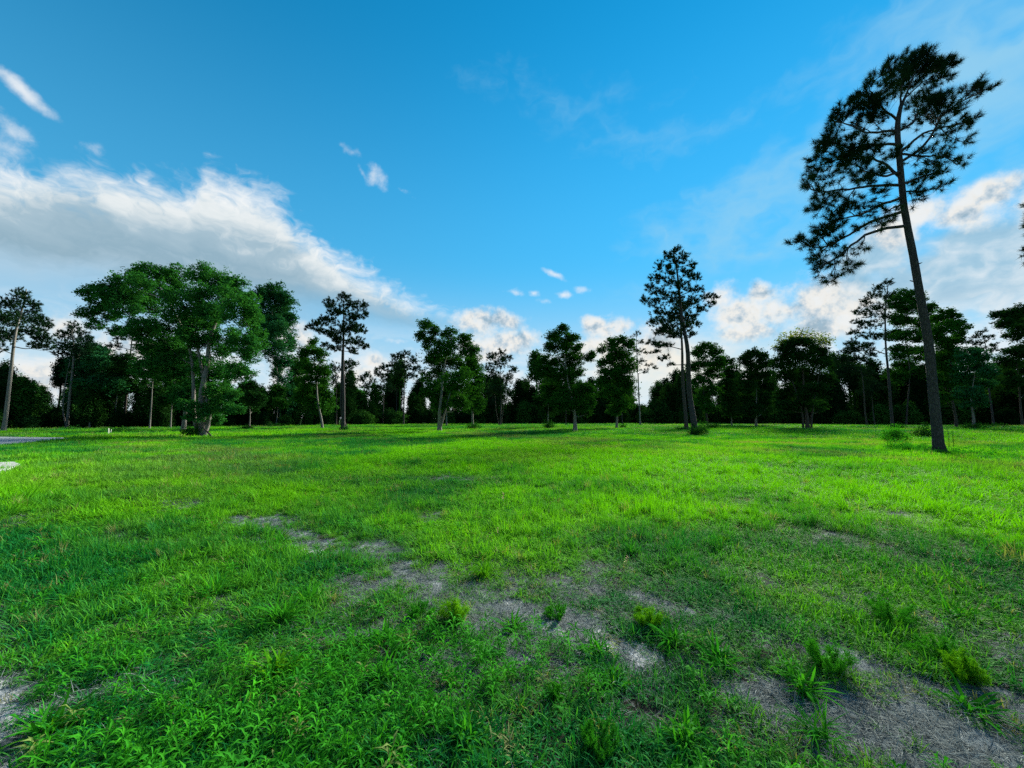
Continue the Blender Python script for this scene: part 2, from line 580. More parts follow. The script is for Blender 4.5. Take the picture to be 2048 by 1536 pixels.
def tufts(rng, C, Dr, L, W, k, spread=0.95):
    """k flat needles fanning out of every tuft centre round its direction; each needle a triangle"""
    n = len(C)
    C2 = np.repeat(C, k, 0)
    D2 = np.repeat(Dr, k, 0)
    d = D2 * 0.75 + rand_dirs(rng, n * k) * spread
    d /= np.linalg.norm(d, axis=1)[:, None] + 1e-9
    s = np.cross(d, rand_dirs(rng, n * k))
    s /= np.linalg.norm(s, axis=1)[:, None] + 1e-9
    st = C2 + D2 * (rng.uniform(-0.5, 0.25, (n * k, 1)) * L)
    l = L * rng.uniform(0.75, 1.2, (n * k, 1))
    V = np.stack([st + s * W * 0.5, st - s * W * 0.5, st + d * l], 1)
    return V.reshape(-1, 3), np.arange(3 * n * k).reshape(-1, 3)


def tag(o, label=None, cat=None, group=None, kind=None):
    for k, v in (('label', label), ('category', cat), ('group', group), ('kind', kind)):
        if v:
            o[k] = v
    return o


def empty(name, loc):
    o = bpy.data.objects.new(name, None)
    o.empty_display_size = 0.3
    COL.objects.link(o)
    o.location = loc
    return o


# ------------------------------------------------------------------ lattice noise for placing things
def vnoise(x, y, s, seed=0):
    x, y = np.asarray(x, float) / s, np.asarray(y, float) / s
    xi, yi = np.floor(x).astype(np.int64), np.floor(y).astype(np.int64)
    fx, fy = x - xi, y - yi
    fx, fy = fx * fx * (3 - 2 * fx), fy * fy * (3 - 2 * fy)

    def h(a, b):
        q = (a * 374761393 + b * 668265263 + seed * 982451653) & 0x7fffffff
        q = ((q ^ (q >> 13)) * 1274126177) & 0x7fffffff
        return ((q ^ (q >> 16)) & 0xffff) / 65535.0
    return (h(xi, yi) * (1 - fx) + h(xi + 1, yi) * fx) * (1 - fy) + (h(xi, yi + 1) * (1 - fx) + h(xi + 1, yi + 1) * fx) * fy


def fbm(x, y, s, seed=0, o=3):
    a, tot, amp = 0, 0, 1.0
    for k in range(o):
        a = a + amp * vnoise(x, y, s / 2 ** k, seed + k * 17)
        tot += amp
        amp *= 0.55
    return a / tot


def gz(x, y):
    """gentle unevenness of the field"""
    r = np.hypot(x, y)
    return (fbm(x, y, 2.6, 5, 3) - 0.5) * 0.13 * np.clip(r / 4, 0.35, 1) + (fbm(x, y, 14, 9, 2) - 0.5) * 0.16 * np.clip((r - 6) / 10, 0, 1)


def seg_dist(x, y, pts):
    best = np.full(np.shape(x), 1e9)
    for (a, b) in zip(pts[:-1], pts[1:]):
        ab = b - a
        t = np.clip(((x - a[0]) * ab[0] + (y - a[1]) * ab[1]) / (ab @ ab), 0, 1)
        best = np.minimum(best, np.hypot(x - a[0] - t * ab[0], y - a[1] - t * ab[1]))
    return best


G = ground_pt
# worn stripes in the lawn: polyline on the ground, half width, strength
BARE = [
    ([G(*p) for p in ((470, 1035), (690, 1100), (830, 1150), (1000, 1205), (1160, 1262), (1300, 1330), (1600, 1430), (2040, 1540))], 0.26, 0.72),
    ([G(*p) for p in ((1050, 1200), (1250, 1240), (1500, 1290), (1750, 1340), (2048, 1420))], 0.45, 0.36),
    ([G(*p) for p in ((1250, 1400), (1500, 1450), (1750, 1530))], 0.25, 0.40),
    ([G(*p) for p in ((850, 1165), (1100, 1160), (1300, 1180))], 0.4, 0.42),
    ([G(*p) for p in ((1700, 1190), (1900, 1260), (2048, 1330))], 0.4, 0.42),
    ([G(*p) for p in ((470, 1035), (560, 1065), (690, 1100), (760, 1110))], 0.40, 0.8),
    ([G(*p) for p in ((800, 1140), (900, 1170), (1000, 1205), (1090, 1235), (1180, 1275), (1270, 1310))], 0.34, 0.95),
    ([G(*p) for p in ((1150, 1260), (1290, 1330), (1450, 1390), (1600, 1430), (1800, 1490), (2040, 1540))], 0.17, 0.95),
    ([G(*p) for p in ((880, 1180), (1010, 1170), (1130, 1180), (1260, 1190))], 0.22, 0.6),
    ([G(*p) for p in ((1330, 1200), (1480, 1270), (1640, 1300), (1800, 1350), (1980, 1420))], 0.24, 0.75),
    ([G(*p) for p in ((1450, 1140), (1600, 1190), (1760, 1230))], 0.2, 0.5),
    ([G(*p) for p in ((0, 1380), (40, 1390))], 0.20, 0.9),
    ([G(*p) for p in ((120, 1405), (210, 1385))], 0.12, 0.8),
    ([G(*p) for p in ((330, 1240), (390, 1225))], 0.2, 0.7),
    ([G(*p) for p in ((690, 1270), (730, 1262))], 0.14, 0.8),
    ([G(*p) for p in ((660, 1220), (700, 1205))], 0.12, 0.6),
    ([G(*p) for p in ((200, 985), (300, 990), (380, 1005))], 0.5, 0.3),
]
SAND = [([G(*p) for p in ((1085, 1238), (1135, 1256))], 0.10, 1.0), ([G(*p) for p in ((1195, 1275), (1210, 1300))], 0.09, 0.9), ([G(*p) for p in ((1265, 1290), (1290, 1305))], 0.10, 1.0), ([G(*p) for p in ((590, 1108), (640, 1110))], 0.13, 0.8),
        ([G(*p) for p in ((1005, 1198), (1035, 1202))], 0.06, 0.7), ([G(*p) for p in ((0, 1370), (40, 1450))], 0.14, 0.9), ([G(*p) for p in ((130, 1405), (190, 1390))], 0.07, 0.7), ([G(*p) for p in ((1320, 1365), (1345, 1375))], 0.06, 0.6)]
STRAW = [([G(*p) for p in ((1480, 886), (1600, 889), (1740, 890))], 1.1, 0.9), ([G(*p) for p in ((240, 890), (330, 886))], 0.9, 0.8),
         ([G(*p) for p in ((590, 873), (630, 873))], 1.2, 0.6), ([G(*p) for p in ((1340, 870), (1380, 868))], 1.5, 0.5),
         ([G(*p) for p in ((1600, 905), (1800, 925), (1990, 935))], 1.2, 0.35)]
ROAD_EDGE = [np.array(p) for p in ((0.6, -1.5), (-1.15, 0.7), (-2.62, 1.98), (-9.0, 6.4), (-19.0, 13.4), (-27.0, 19.6), (-30.4, 23.2), (-32.0, 26.2), (-34.0, 29.4), (-36.2, 31.6), (-41.0, 33.2), (-60, 36.0))]
ROAD_EDGE = [np.array(p) for p in smooth_path([np.array([*p, 0.0]) for p in ROAD_EDGE], 90)[:, :2]]
ROAD_W = 5.6


def road_sd(x, y):
    """signed distance to the road's near edge, negative on the road"""
    x, y = np.asarray(x, float), np.asarray(y, float)
    best = np.full(x.shape, 1e9)
    sg = np.ones(x.shape)
    for a, b in zip(ROAD_EDGE[:-1], ROAD_EDGE[1:]):
        ab = b - a
        t = np.clip(((x - a[0]) * ab[0] + (y - a[1]) * ab[1]) / (ab @ ab), 0, 1)
        dx, dy = x - a[0] - t * ab[0], y - a[1] - t * ab[1]
        d = np.hypot(dx, dy)
        cr = ab[0] * dy - ab[1] * dx
        hit = d < best
        best = np.where(hit, d, best)
        sg = np.where(hit, np.where(cr > 0, -1.0, 1.0), sg)
    return best * sg


def bare_mask(x, y):
    n = fbm(x, y, 0.55, 31, 3)
    n2 = fbm(x, y, 0.16, 37, 2)
    m = np.zeros(np.shape(x))
    for pts, hw, s in BARE:
        d = seg_dist(x, y, pts)
        m = np.maximum(m, s * np.clip(1.25 - d / hw + (n - 0.5) * 3.0 + (n2 - 0.5) * 1.8, 0, 1))
    # thin spots scattered everywhere
    m = np.maximum(m, 0.45 * np.clip((fbm(x, y, 1.3, 53, 3) - 0.64) * 9, 0, 1))
    # sandy shoulder of the road
    rd = road_sd(x, y)
    m = np.maximum(m, np.clip(1.25 - np.abs(rd) / 0.22 + (n - 0.5) * 1.6, 0, 1))
    return np.clip(m, 0, 1)


def sand_mask(x, y):
    n = fbm(x, y, 0.22, 131, 3)
    m = np.zeros(np.shape(x))
    for pts, hw, s in SAND:
        m = np.maximum(m, s * np.clip(1.2 - seg_dist(x, y, pts) / hw + (n - 0.5) * 3.2, 0, 1))
    rd = road_sd(x, y)
    return np.maximum(m, np.clip(1.0 - np.abs(rd) / 0.2 + (n - 0.5) * 2.2, 0, 1))


def gap_shade_mask(x, y):  # near ground: dark soil tone with the shade between plants painted in
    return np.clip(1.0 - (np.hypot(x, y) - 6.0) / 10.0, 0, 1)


def straw_mask(x, y):
    n = fbm(x, y, 2.5, 71, 3)
    m = np.zeros(np.shape(x))
    for pts, hw, s in STRAW:
        d = seg_dist(x, y, pts)
        m = np.maximum(m, s * np.clip(1.2 - d / hw + (n - 0.5) * 2.0, 0, 1))
    m = np.maximum(m, np.clip((np.hypot(x, y) - 8) / 14, 0.1, 1) * 0.42 * np.clip((fbm(x, y, 5, 77, 3) - 0.57) * 7, 0, 1))
    return np.clip(m, 0, 1)


def tint_map(x, y):
    """0 = cool deep green, 1 = yellow green"""
    r = np.hypot(x, y)
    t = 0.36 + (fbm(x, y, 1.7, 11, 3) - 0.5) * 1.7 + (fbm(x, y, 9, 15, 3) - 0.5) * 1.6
    # mid-field long grass: its backlit glow is put in as yellower tint
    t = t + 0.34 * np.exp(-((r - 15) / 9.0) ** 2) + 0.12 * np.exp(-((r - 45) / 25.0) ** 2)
    for (px, py, rad, am) in ((1500, 985, 4.5, 0.24), (1800, 1010, 3.5, 0.2), (1250, 950, 5.0, 0.14), (250, 925, 4.0, 0.22), (150, 985, 2.5, 0.15), (1650, 902, 4.0, -0.45), (1350, 1060, 1.6, -0.3), (700, 960, 3.0, -0.2), (1000, 985, 2.0, -0.3)):  # warmer and cooler patches; the strongest cool one paints a shaded band
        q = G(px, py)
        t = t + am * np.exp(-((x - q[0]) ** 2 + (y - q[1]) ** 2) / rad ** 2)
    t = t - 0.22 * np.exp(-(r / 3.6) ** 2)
    return np.clip(t, 0, 1)


# ------------------------------------------------------------------ ground
def build_ground():
    nr, na = 270, 520
    r = 0.35 * (2600 / 0.35) ** (np.linspace(0, 1, nr))
    a = np.linspace(0, 2 * np.pi, na, endpoint=False)
    rr, aa = np.meshgrid(r, a, indexing='ij')
    x, y = rr * np.sin(aa), rr * np.cos(aa)
    z = gz(x, y) * np.clip((300 - rr) / 100, 0, 1)
    V = np.stack([x, y, z], -1).reshape(-1, 3)
    V = np.vstack([V, [[0, 0, float(gz(0.0, 0.0))]]])
    i = np.arange(nr - 1)[:, None] * na
    j = np.arange(na)[None, :]
    j2 = (j + 1) % na
    Fq = np.stack([i + j, i + na + j, i + na + j2, i + j2], -1).reshape(-1, 4)
    c0 = len(V) - 1
    cap = np.array([[q, (q + 1) % na, c0, c0] for q in range(0)], int).reshape(-1, 4)
    me = mesh('ground', V, Fq, True)
    xx, yy = V[:, 0], V[:, 1]
    near = np.hypot(xx, yy) < 140
    for nm, fn in (('bare', bare_mask), ('straw', straw_mask), ('green', tint_map), ('sand', sand_mask), ('gap_shade', gap_shade_mask)):
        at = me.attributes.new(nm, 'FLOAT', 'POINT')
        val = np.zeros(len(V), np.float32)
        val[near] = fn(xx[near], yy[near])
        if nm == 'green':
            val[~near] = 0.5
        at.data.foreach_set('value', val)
    m, t, o = new_mat('field_soil')
    p = t.new('ShaderNodeBsdfPrincipled')
    geo = t.new('ShaderNodeNewGeometry')
    P = geo.outputs['Position']

    def att(nm):
        return t.new('ShaderNodeAttribute', attribute_name=nm).outputs['Fac']
    nf = t.noise(P, 38, 6, 0.7)
    nm_ = t.noise(P, 5, 4, 0.6)
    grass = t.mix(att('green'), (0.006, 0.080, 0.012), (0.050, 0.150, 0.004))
    grass = t.mix(t.lin(nf, 0.3, 0.7), t.mix(0.8, grass, (0.016, 0.016, 0.010)), grass)
    soil = t.mix(t.lin(nf, 0.30, 0.70), (0.011, 0.016, 0.018), (0.120, 0.152, 0.160))
    soil = t.mix(t.sstep(nm_, 0.50, 0.64), soil, t.mix(t.lin(nf, 0.3, 0.7), (0.07, 0.085, 0.09), (0.32, 0.355, 0.36)))
    grass = t.mix(att('gap_shade'), grass, t.mix(t.lin(nf, 0.35, 0.8), (0.008, 0.010, 0.007), (0.05, 0.05, 0.035)))  # dark gaps under the near plants, shade mixed into the ground colour
    cgr = t.mix(att('straw'), grass, (0.26, 0.25, 0.11))
    bf = t.sstep(t.m('ADD', att('bare'), t.m('MULTIPLY', t.m('SUBTRACT', nm_, 0.5), 0.5)), 0.25, 0.65)
    csoil = t.mix(bf, cgr, soil)
    sf = t.sstep(t.m('ADD', att('sand'), t.m('MULTIPLY', t.m('SUBTRACT', nf, 0.5), 1.2)), 0.2, 0.8)
    csoil = t.mix(sf, csoil, t.mix(t.lin(nf, 0.3, 0.7), (0.32, 0.33, 0.33), (0.60, 0.61, 0.61)))
    t.l.new(csoil, p.inputs['Base Color'])
    p.inputs['Roughness'].default_value = 1.0
    p.inputs['Specular IOR Level'].default_value = 0.1
    b = t.new('ShaderNodeBump')
    b.inputs['Strength'].default_value = 0.7
    b.inputs['Distance'].default_value = 0.02
    t.l.new(nf, b.inputs['Height'])
    t.l.new(b.outputs[0], p.inputs['Normal'])
    t.l.new(p.outputs[0], o.inputs[0])
    g = link('ground', me, None, m)
    g['kind'] = 'structure'


build_ground()


def build_road():
    e = np.array(ROAD_EDGE)
    T = np.gradient(e, axis=0)
    T /= np.linalg.norm(T, axis=1)[:, None]
    N = np.stack([-T[:, 1], T[:, 0]], 1)        # towards the road's middle
    offs = np.array([0.06, 0.5, 1.5, 2.8, 4.1, 5.1, ROAD_W])
    V, nn = [], len(offs)
    rng = np.random.default_rng(4)
    for k in range(len(e)):
        for q, of in enumerate(offs):
            p = e[k] + N[k] * (of + (rng.uniform(-0.05, 0.05) if q in (0, nn - 1) else 0))
            V.append((p[0], p[1], max(float(gz(p[0], p[1])), -0.02) + 0.05))
    i = np.arange(len(e) - 1)[:, None] * nn
    j = np.arange(nn - 1)[None, :]
    Fq = np.stack([i + j, i + nn + j, i + nn + j + 1, i + j + 1], -1).reshape(-1, 4)[:, ::-1]
    o = link('road', mesh('road', V, Fq, True), None, MAT['asphalt'])
    o['kind'] = 'structure'


build_road()


def build_slab():
    # pale concrete corner lying in the grass at the left edge
    P = [G(-70, 934), G(28, 930), G(40, 935), G(12, 948), G(-90, 957)]
    n = len(P)
    top = [(p[0], p[1], float(gz(p[0], p[1])) + 0.10) for p in P]
    zt = max(t[2] for t in top)
    c0 = np.mean(np.array(P), 0)
    V = [(p[0], p[1], zt - 0.25) for p in P] + [(p[0], p[1], zt - 0.012) for p in P] + [(*(c0 + (p - c0) * 0.985), zt) for p in P]
    me = bpy.data.meshes.new('concrete_slab')
    fs = [tuple(2 * n + k for k in range(n))]
    for k in range(n):
        q = (k + 1) % n
        fs += [(k, q, n + q, n + k), (n + k, n + q, 2 * n + q, 2 * n + k)]
    me.from_pydata([tuple(map(float, v)) for v in V], [], fs)
    me.update()
    o = link('concrete_slab', me, None, MAT['concrete'])
    tag(o, 'pale concrete slab corner lying in the grass at the left edge', 'slab')


build_slab()


# ------------------------------------------------------------------ scattered ground cover: one object per kind
def scatter(name, protos, pts, rot, scl, kid, tint, dry, mats, label):
    """One object: its mesh holds the prototype plants and the loose points; geometry nodes put plants on points."""
    V, Fc, kidv, isp = [], [], [], []
    n = 0
    for k, (pv, pf) in enumerate(protos):
        V.append(pv)
        Fc.append(pf + n)
        kidv.append(np.full(len(pv), k))
        isp.append(np.zeros(len(pv)))
        n += len(pv)
    npv = n
    V.append(pts)
    kidv.append(kid)
    isp.append(np.ones(len(pts)))
    me = mesh(name, np.concatenate(V), np.concatenate(Fc))
    assert len(me.vertices) == npv + len(pts)

    def attr(nm, ty, val, fld='value'):
        a = me.attributes.new(nm, ty, 'POINT')
        a.data.foreach_set(fld, np.ascontiguousarray(val).ravel())
    attr('kid', 'INT', np.concatenate(kidv).astype(np.int32))
    attr('isp', 'FLOAT', np.concatenate(isp).astype(np.float32))
    z1 = np.zeros(npv, np.float32)
    attr('tint', 'FLOAT', np.concatenate([z1, tint]).astype(np.float32))
    attr('dry', 'FLOAT', np.concatenate([z1, dry]).astype(np.float32))
    z3 = np.zeros((npv, 3), np.float32)
    attr('rot', 'FLOAT_VECTOR', np.concatenate([z3, rot]).astype(np.float32), 'vector')
    attr('scl', 'FLOAT_VECTOR', np.concatenate([z3, scl]).astype(np.float32), 'vector')
    o = link(name, me, None, mats)
    ng = bpy.data.node_groups.new(name + '_scatter', 'GeometryNodeTree')
    ng.interface.new_socket('Geometry', in_out='INPUT', socket_type='NodeSocketGeometry')
    ng.interface.new_socket('Geometry', in_out='OUTPUT', socket_type='NodeSocketGeometry')
    nd = ng.nodes
    gi, go = nd.new('NodeGroupInput'), nd.new('NodeGroupOutput')

    def named(nm, ty):
        a = nd.new('GeometryNodeInputNamedAttribute')
        a.data_type = ty
        a.inputs['Name'].default_value = nm
        return a.outputs[0]
    jn = nd.new('GeometryNodeJoinGeometry')
    sp = nd.new('GeometryNodeSeparateGeometry')
    sp.domain = 'POINT'
    ng.links.new(gi.outputs[0], sp.inputs[0])
    ng.links.new(named('isp', 'FLOAT'), sp.inputs['Selection'])
    for k in range(len(protos)):
        cmp_ = nd.new('FunctionNodeCompare')
        cmp_.data_type = 'INT'
        cmp_.operation = 'EQUAL'
        ng.links.new(named('kid', 'INT'), cmp_.inputs[2])
        cmp_.inputs[3].default_value = k
        s1 = nd.new('GeometryNodeSeparateGeometry')
        s1.domain = 'POINT'
        ng.links.new(sp.outputs[1], s1.inputs[0])
        ng.links.new(cmp_.outputs[0], s1.inputs['Selection'])
        s2 = nd.new('GeometryNodeSeparateGeometry')
        s2.domain = 'POINT'
        ng.links.new(sp.outputs[0], s2.inputs[0])
        ng.links.new(cmp_.outputs[0], s2.inputs['Selection'])
        ip = nd.new('GeometryNodeInstanceOnPoints')
        ng.links.new(s2.outputs[0], ip.inputs['Points'])
        ng.links.new(s1.outputs[0], ip.inputs['Instance'])
        ng.links.new(named('rot', 'FLOAT_VECTOR'), ip.inputs['Rotation'])
        ng.links.new(named('scl', 'FLOAT_VECTOR'), ip.inputs['Scale'])
        ng.links.new(ip.outputs[0], jn.inputs[0])
    ng.links.new(jn.outputs[0], go.inputs[0])
    md = o.modifiers.new('scatter', 'NODES')
    md.node_group = ng
    tag(o, label, kind='stuff')
    return o


def blades(rng, n, L, W, spread, lean, curl=0.6, seg=3, wavy=0.0):
    """n curved tapering grass blades"""
    az = rng.uniform(0, 2 * np.pi, n)
    h = np.stack([np.cos(az), np.sin(az), np.zeros(n)], 1)
    s = np.stack([-np.sin(az), np.cos(az), np.zeros(n)], 1)
    tw = rng.uniform(-0.8, 0.8, n)[:, None]
    s = s * np.cos(tw) + h * np.sin(tw)
    b = rng.normal(0, spread, (n, 3)) * [1, 1, 0]
    ln = L * rng.uniform(0.55, 1.25, n)
    le = np.abs(rng.normal(lean, 0.3, n))
    cu = np.abs(rng.normal(curl, 0.45, n))
    p = b.copy()
    rows = []
    for q in range(seg + 1):
        f = q / seg
        wd = W * (1 - 0.25 * f) if q < seg else 0
        if q == 0:
            wd = W * 0.6
        rows.append((p.copy(), wd))
        an = le + cu * (f + 0.4) ** 1.3 * 1.3
        p = p + (h * np.sin(an)[:, None] + np.array([0, 0, 1.0]) * np.cos(an)[:, None]) * (ln / seg)[:, None]
    Vs = []
    for q, (pp, wd) in enumerate(rows):
        if q < seg:
            Vs += [pp - s * wd / 2, pp + s * wd / 2]
        else:
            Vs += [pp]
    V = np.stack(Vs, 1)
    k = V.shape[1]
    tri = []
    for q in range(seg - 1):
        a = 2 * q
        tri += [(a, a + 1, a + 3), (a, a + 3, a + 2)]
    a = 2 * (seg - 1)
    tri += [(a, a + 1, a + 2)]
    tri = np.array(tri)
    Fc = (np.arange(n)[:, None, None] * k + tri[None]).reshape(-1, 3)
    return V.reshape(-1, 3), Fc


def lance_leaves(base, dirs, L, W, rng, sag=0.35):
    """pointed leaves folded along the midrib, bending down towards the tip"""
    n = len(base)
    d = dirs / np.linalg.norm(dirs, axis=1)[:, None]
    s = np.cross(d, [0, 0, 1.0]) + 1e-6
    s /= np.linalg.norm(s, axis=1)[:, None]
    u = np.cross(s, d)
    L = L * rng.uniform(0.7, 1.25, (n, 1))
    W = W * rng.uniform(0.8, 1.2, (n, 1))
    mid = base + d * L * 0.45
    tip = base + d * L * 0.95 - np.array([0, 0, 1.0]) * L * sag
    le = mid + s * W * 0.5 + u * W * 0.22
    ri = mid - s * W * 0.5 + u * W * 0.22
    V = np.stack([base, le, mid, ri, tip], 1)
    tri = np.array([(0, 2, 1), (0, 3, 2), (1, 2, 4), (2, 3, 4)])
    return V.reshape(-1, 3), (np.arange(n)[:, None, None] * 5 + tri[None]).reshape(-1, 3)


def sprig(rng, h=0.09, n=10, L=0.055, W=0.014):
    g = Geo()
    lean = rng.normal(0, 0.25, 2)
    top = np.array([lean[0] * h, lean[1] * h, h])
    zz = np.linspace(0.25, 1.0, n) ** 0.8
    az = np.arange(n) * 2.4 + rng.uniform(0, 6)
    elv = np.interp(zz, [0.25, 0.8, 1.0], [0.25, 0.45, 0.85])
    dirs = np.stack([np.cos(az) * np.cos(elv), np.sin(az) * np.cos(elv), np.sin(elv)], 1)
    V, Fc = lance_leaves(top * zz[:, None], dirs, L, W, rng)
    g.add(V, Fc)
    t = 0.0016
    g.add([(-t, 0, 0), (t, 0, 0), top + [t, 0, 0], top - [t, 0, 0]], [(0, 1, 2), (0, 2, 3)])
    return g.get()


def merged(parts):
    g = Geo()
    for p in parts:
        g.add(*p)
    return g.get()


def sample_field(rng, n, r0, r1, halfang=R(66)):
    if r1 < 9.5:                    # round the standpoint the cover goes on to the sides
        halfang = R(100)
        r0 = 0.2 if r0 < 2 else r0
    r = np.sqrt(rng.uniform(r0 * r0, r1 * r1, n))
    a = rng.uniform(-halfang, halfang, n)
    return r * np.sin(a), r * np.cos(a)


# where the wood begins, along the far side of the field
WOOD_EDGE = [np.array(p) for p in ((-120, 30), (-78, 47), (-66, 60), (-52, 78), (-38, 98), (-15, 118), (20, 124), (60, 118), (100, 108), (150, 96), (230, 70))]


def wood_y(x):
    e = np.array(WOOD_EDGE)
    return np.interp(x, e[:, 0], e[:, 1])


def build_grass():
    rng = np.random.default_rng(11)
    # 0..3 short lawn grass, 4..5 longer upright grass, 6..7 far clumps (wider, coarser)
    protos = [blades(rng, 26, 0.105, 0.0066, 0.030, 0.5, 0.9, 3) for _ in range(4)]
    protos += [blades(rng, 28, 0.19, 0.0065, 0.032, 0.2, 0.45, 3) for _ in range(2)]
    protos += [blades(rng, 34, 0.11, 0.012, 0.075, 0.35, 0.5, 2) for _ in range(2)]
    PX, KID, SC_, DRY, TN = [], [], [], [], []
    # (r0, r1, count, prototype set, scale)
    for r0, r1, n, ks, s0, sz in ((1.3, 4.5, 12300, (0, 1, 2, 3), 1.0, 0.72), (4.5, 9, 27000, (0, 1, 2, 3), 1.2, 0.9), (9, 18, 30000, (0, 1, 2, 3), 1.6, 1.15),
                                  (9, 20, 9000, (4, 5), 1.2, 1.0), (4.5, 9, 3300, (4, 5), 0.9, 0.85),
                                  (18, 40, 46000, (6, 7), 1.5, 1.3), (40, 85, 46000, (6, 7), 3.0, 1.8), (85, 135, 26000, (6, 7), 5.0, 2.2)):
        x, y = sample_field(rng, n, r0, r1)
        b = bare_mask(x, y)
        st = straw_mask(x, y)
        keep = (rng.uniform(0, 1, n) > b * 0.98) & (road_sd(x, y) > 0.05 + rng.uniform(0, 0.2, n)) & (y < wood_y(x) + 6)
        if ks == (4, 5):
            keep &= rng.uniform(0, 1, n) < np.clip((fbm(x, y, 3.5, 91, 2) - 0.40) * 4 + 0.35 * (x > 0), 0, 1)
        x, y, b, st = x[keep], y[keep], b[keep], st[keep]
        n = len(x)
        lush = 0.40 + 0.5 * fbm(x, y, 1.3, 23, 2) + 0.95 * np.clip(fbm(x, y, 0.34, 29, 2) * 1.6 - 0.3, 0, 1)
        PX.append(np.stack([x, y, gz(x, y) - 0.004], 1))
        KID.append(rng.choice(ks, n))
        sw = s0 * rng.uniform(0.75, 1.25, n) * (1 - 0.45 * b)
        SC_.append(np.stack([sw, sw, sz * lush * rng.uniform(0.7, 1.3, n) * (1 - 0.55 * b)], 1))
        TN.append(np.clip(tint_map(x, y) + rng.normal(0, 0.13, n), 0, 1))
        DRY.append(np.clip(st * rng.uniform(0.4, 1.1, n) + (rng.uniform(0, 1, n) < 0.035) * 0.7 + b * 0.2, 0, 1))
    P = np.concatenate(PX)
    n = len(P)
    rot = np.stack([rng.normal(0, 0.12, n), rng.normal(0, 0.12, n), rng.uniform(0, 6.28, n)], 1)
    scatter('grass', protos, P, rot, np.concatenate(SC_), np.concatenate(KID), np.concatenate(TN), np.concatenate(DRY), MAT['grass'],
            'short bright green lawn grass covering the whole open field')


build_grass()


def build_herbs():
    rng = np.random.default_rng(21)
    protos = [merged([(v + [rng.normal(0, 0.02), rng.normal(0, 0.02), 0], f) for v, f in (sprig(rng, rng.uniform(0.045, 0.085), 12, 0.058, 0.0085),)]) for _ in range(5)]
    protos += [sprig(rng, 0.04, 9, 0.04, 0.008) for _ in range(2)]
    PX, KID, S = [], [], []
    for r0, r1, n, s in ((1.3, 3.2, 9800, 1.15), (3.2, 6.5, 8500, 1.2), (6.5, 12, 3500, 1.4)):
        x, y = sample_field(rng, n, r0, r1)
        a = np.arctan2(x, y)
        dens = np.clip((fbm(x, y, 0.9, 41, 3) - 0.42) * 5, 0, 1)
        # the leafy carpet lies at the near left and middle
        dens = dens * np.clip(1.15 - (a - R(8)) / R(40), 0.25, 1) * np.interp(np.hypot(x, y), [1.5, 3.0, 4.5, 12], [1.0, 0.9, 0.4, 0.15])
        keep = (rng.uniform(0, 1, n) < dens) & (rng.uniform(0, 1, n) > bare_mask(x, y) * 1.1) & (road_sd(x, y) > 0.1)
        x, y = x[keep], y[keep]
        PX.append(np.stack([x, y, gz(x, y) - 0.003], 1))
        KID.append(rng.integers(0, 7, len(x)))
        sw = s * rng.uniform(0.6, 1.35, len(x))
        S.append(np.stack([sw, sw, sw], 1))
    P = np.concatenate(PX)
    n = len(P)
    rot = np.stack([rng.normal(0, 0.25, n), rng.normal(0, 0.25, n), rng.uniform(0, 6.28, n)], 1)
    scatter('leafy_ground_cover', protos, P, rot, np.concatenate(S), np.concatenate(KID), np.clip(rng.normal(0.45, 0.22, n), 0, 1),
            (rng.uniform(0, 1, n) < 0.02) * 0.6, MAT['sprig'], 'low carpet of narrow pointed green leaves in the foreground')


build_herbs()


def build_straw():
    rng = np.random.default_rng(31)
    protos = [blades(rng, 34, 0.075, 0.0028, 0.045, 1.25, 0.3, 2) for _ in range(3)]
    PX = []
    for r0, r1, n in ((1.3, 5, 19500), (5, 11, 12000), (11, 30, 5000)):
        x, y = sample_field(rng, n, r0, r1)
        b = np.maximum(bare_mask(x, y), straw_mask(x, y) * (np.hypot(x, y) > 9))
        keep = (rng.uniform(0, 1, n) < 0.10 + 0.85 * b) & (road_sd(x, y) > 0.1)
        x, y = x[keep], y[keep]
        PX.append(np.stack([x, y, gz(x, y) - 0.002], 1))
    P = np.concatenate(PX)
    n = len(P)
    rot = np.stack([rng.normal(0, 0.1, n), rng.normal(0, 0.1, n), rng.uniform(0, 6.28, n)], 1)
    s = rng.uniform(0.7, 1.4, n)
    s = np.where(np.hypot(P[:, 0], P[:, 1]) > 11, s * 2.0, s)
    scatter('dead_straw', protos, P, rot, np.stack([s, s, s * 0.8], 1), rng.integers(0, 3, n), rng.uniform(0.1, 1, n), np.zeros(n), MAT['straw'],
            'dry grey straw lying on the worn bare patches')


build_straw()

# ------------------------------------------------------------------ trees
def auto_lobes(rng, x0, x1, y0, y1, n, kind):
    """irregular clumps filling a crown outline given in photograph pixels"""
    L = []
    W, H = x1 - x0, y1 - y0
    cx = (x0 + x1) / 2
    for k in range(n):
        f = (k + 0.5) / n                     # 0 top .. 1 bottom
        if kind == 'pine':
            half = W / 2 * (0.35 + 0.9 * f if f < 0.6 else 1.05 - 0.5 * (f - 0.6)) * 0.75
        else:
            half = W / 2 * math.sin(math.pi * (0.16 + 0.74 * f)) * 0.8
        x = cx + rng.uniform(-1, 1) * half * 0.75
        y = y0 + H * f + rng.normal(0, H * 0.04)
        rx = max(W * rng.uniform(0.16, 0.27), 5)
        ry = max(min(H * rng.uniform(0.11, 0.18), rx * 1.2), 4)
        L.append((x, max(y, y0 + ry * 0.7), rx, ry))
    L.append((cx + rng.normal(0, W * 0.05), y0 + H * 0.12, W * 0.17, H * 0.12))
    return L


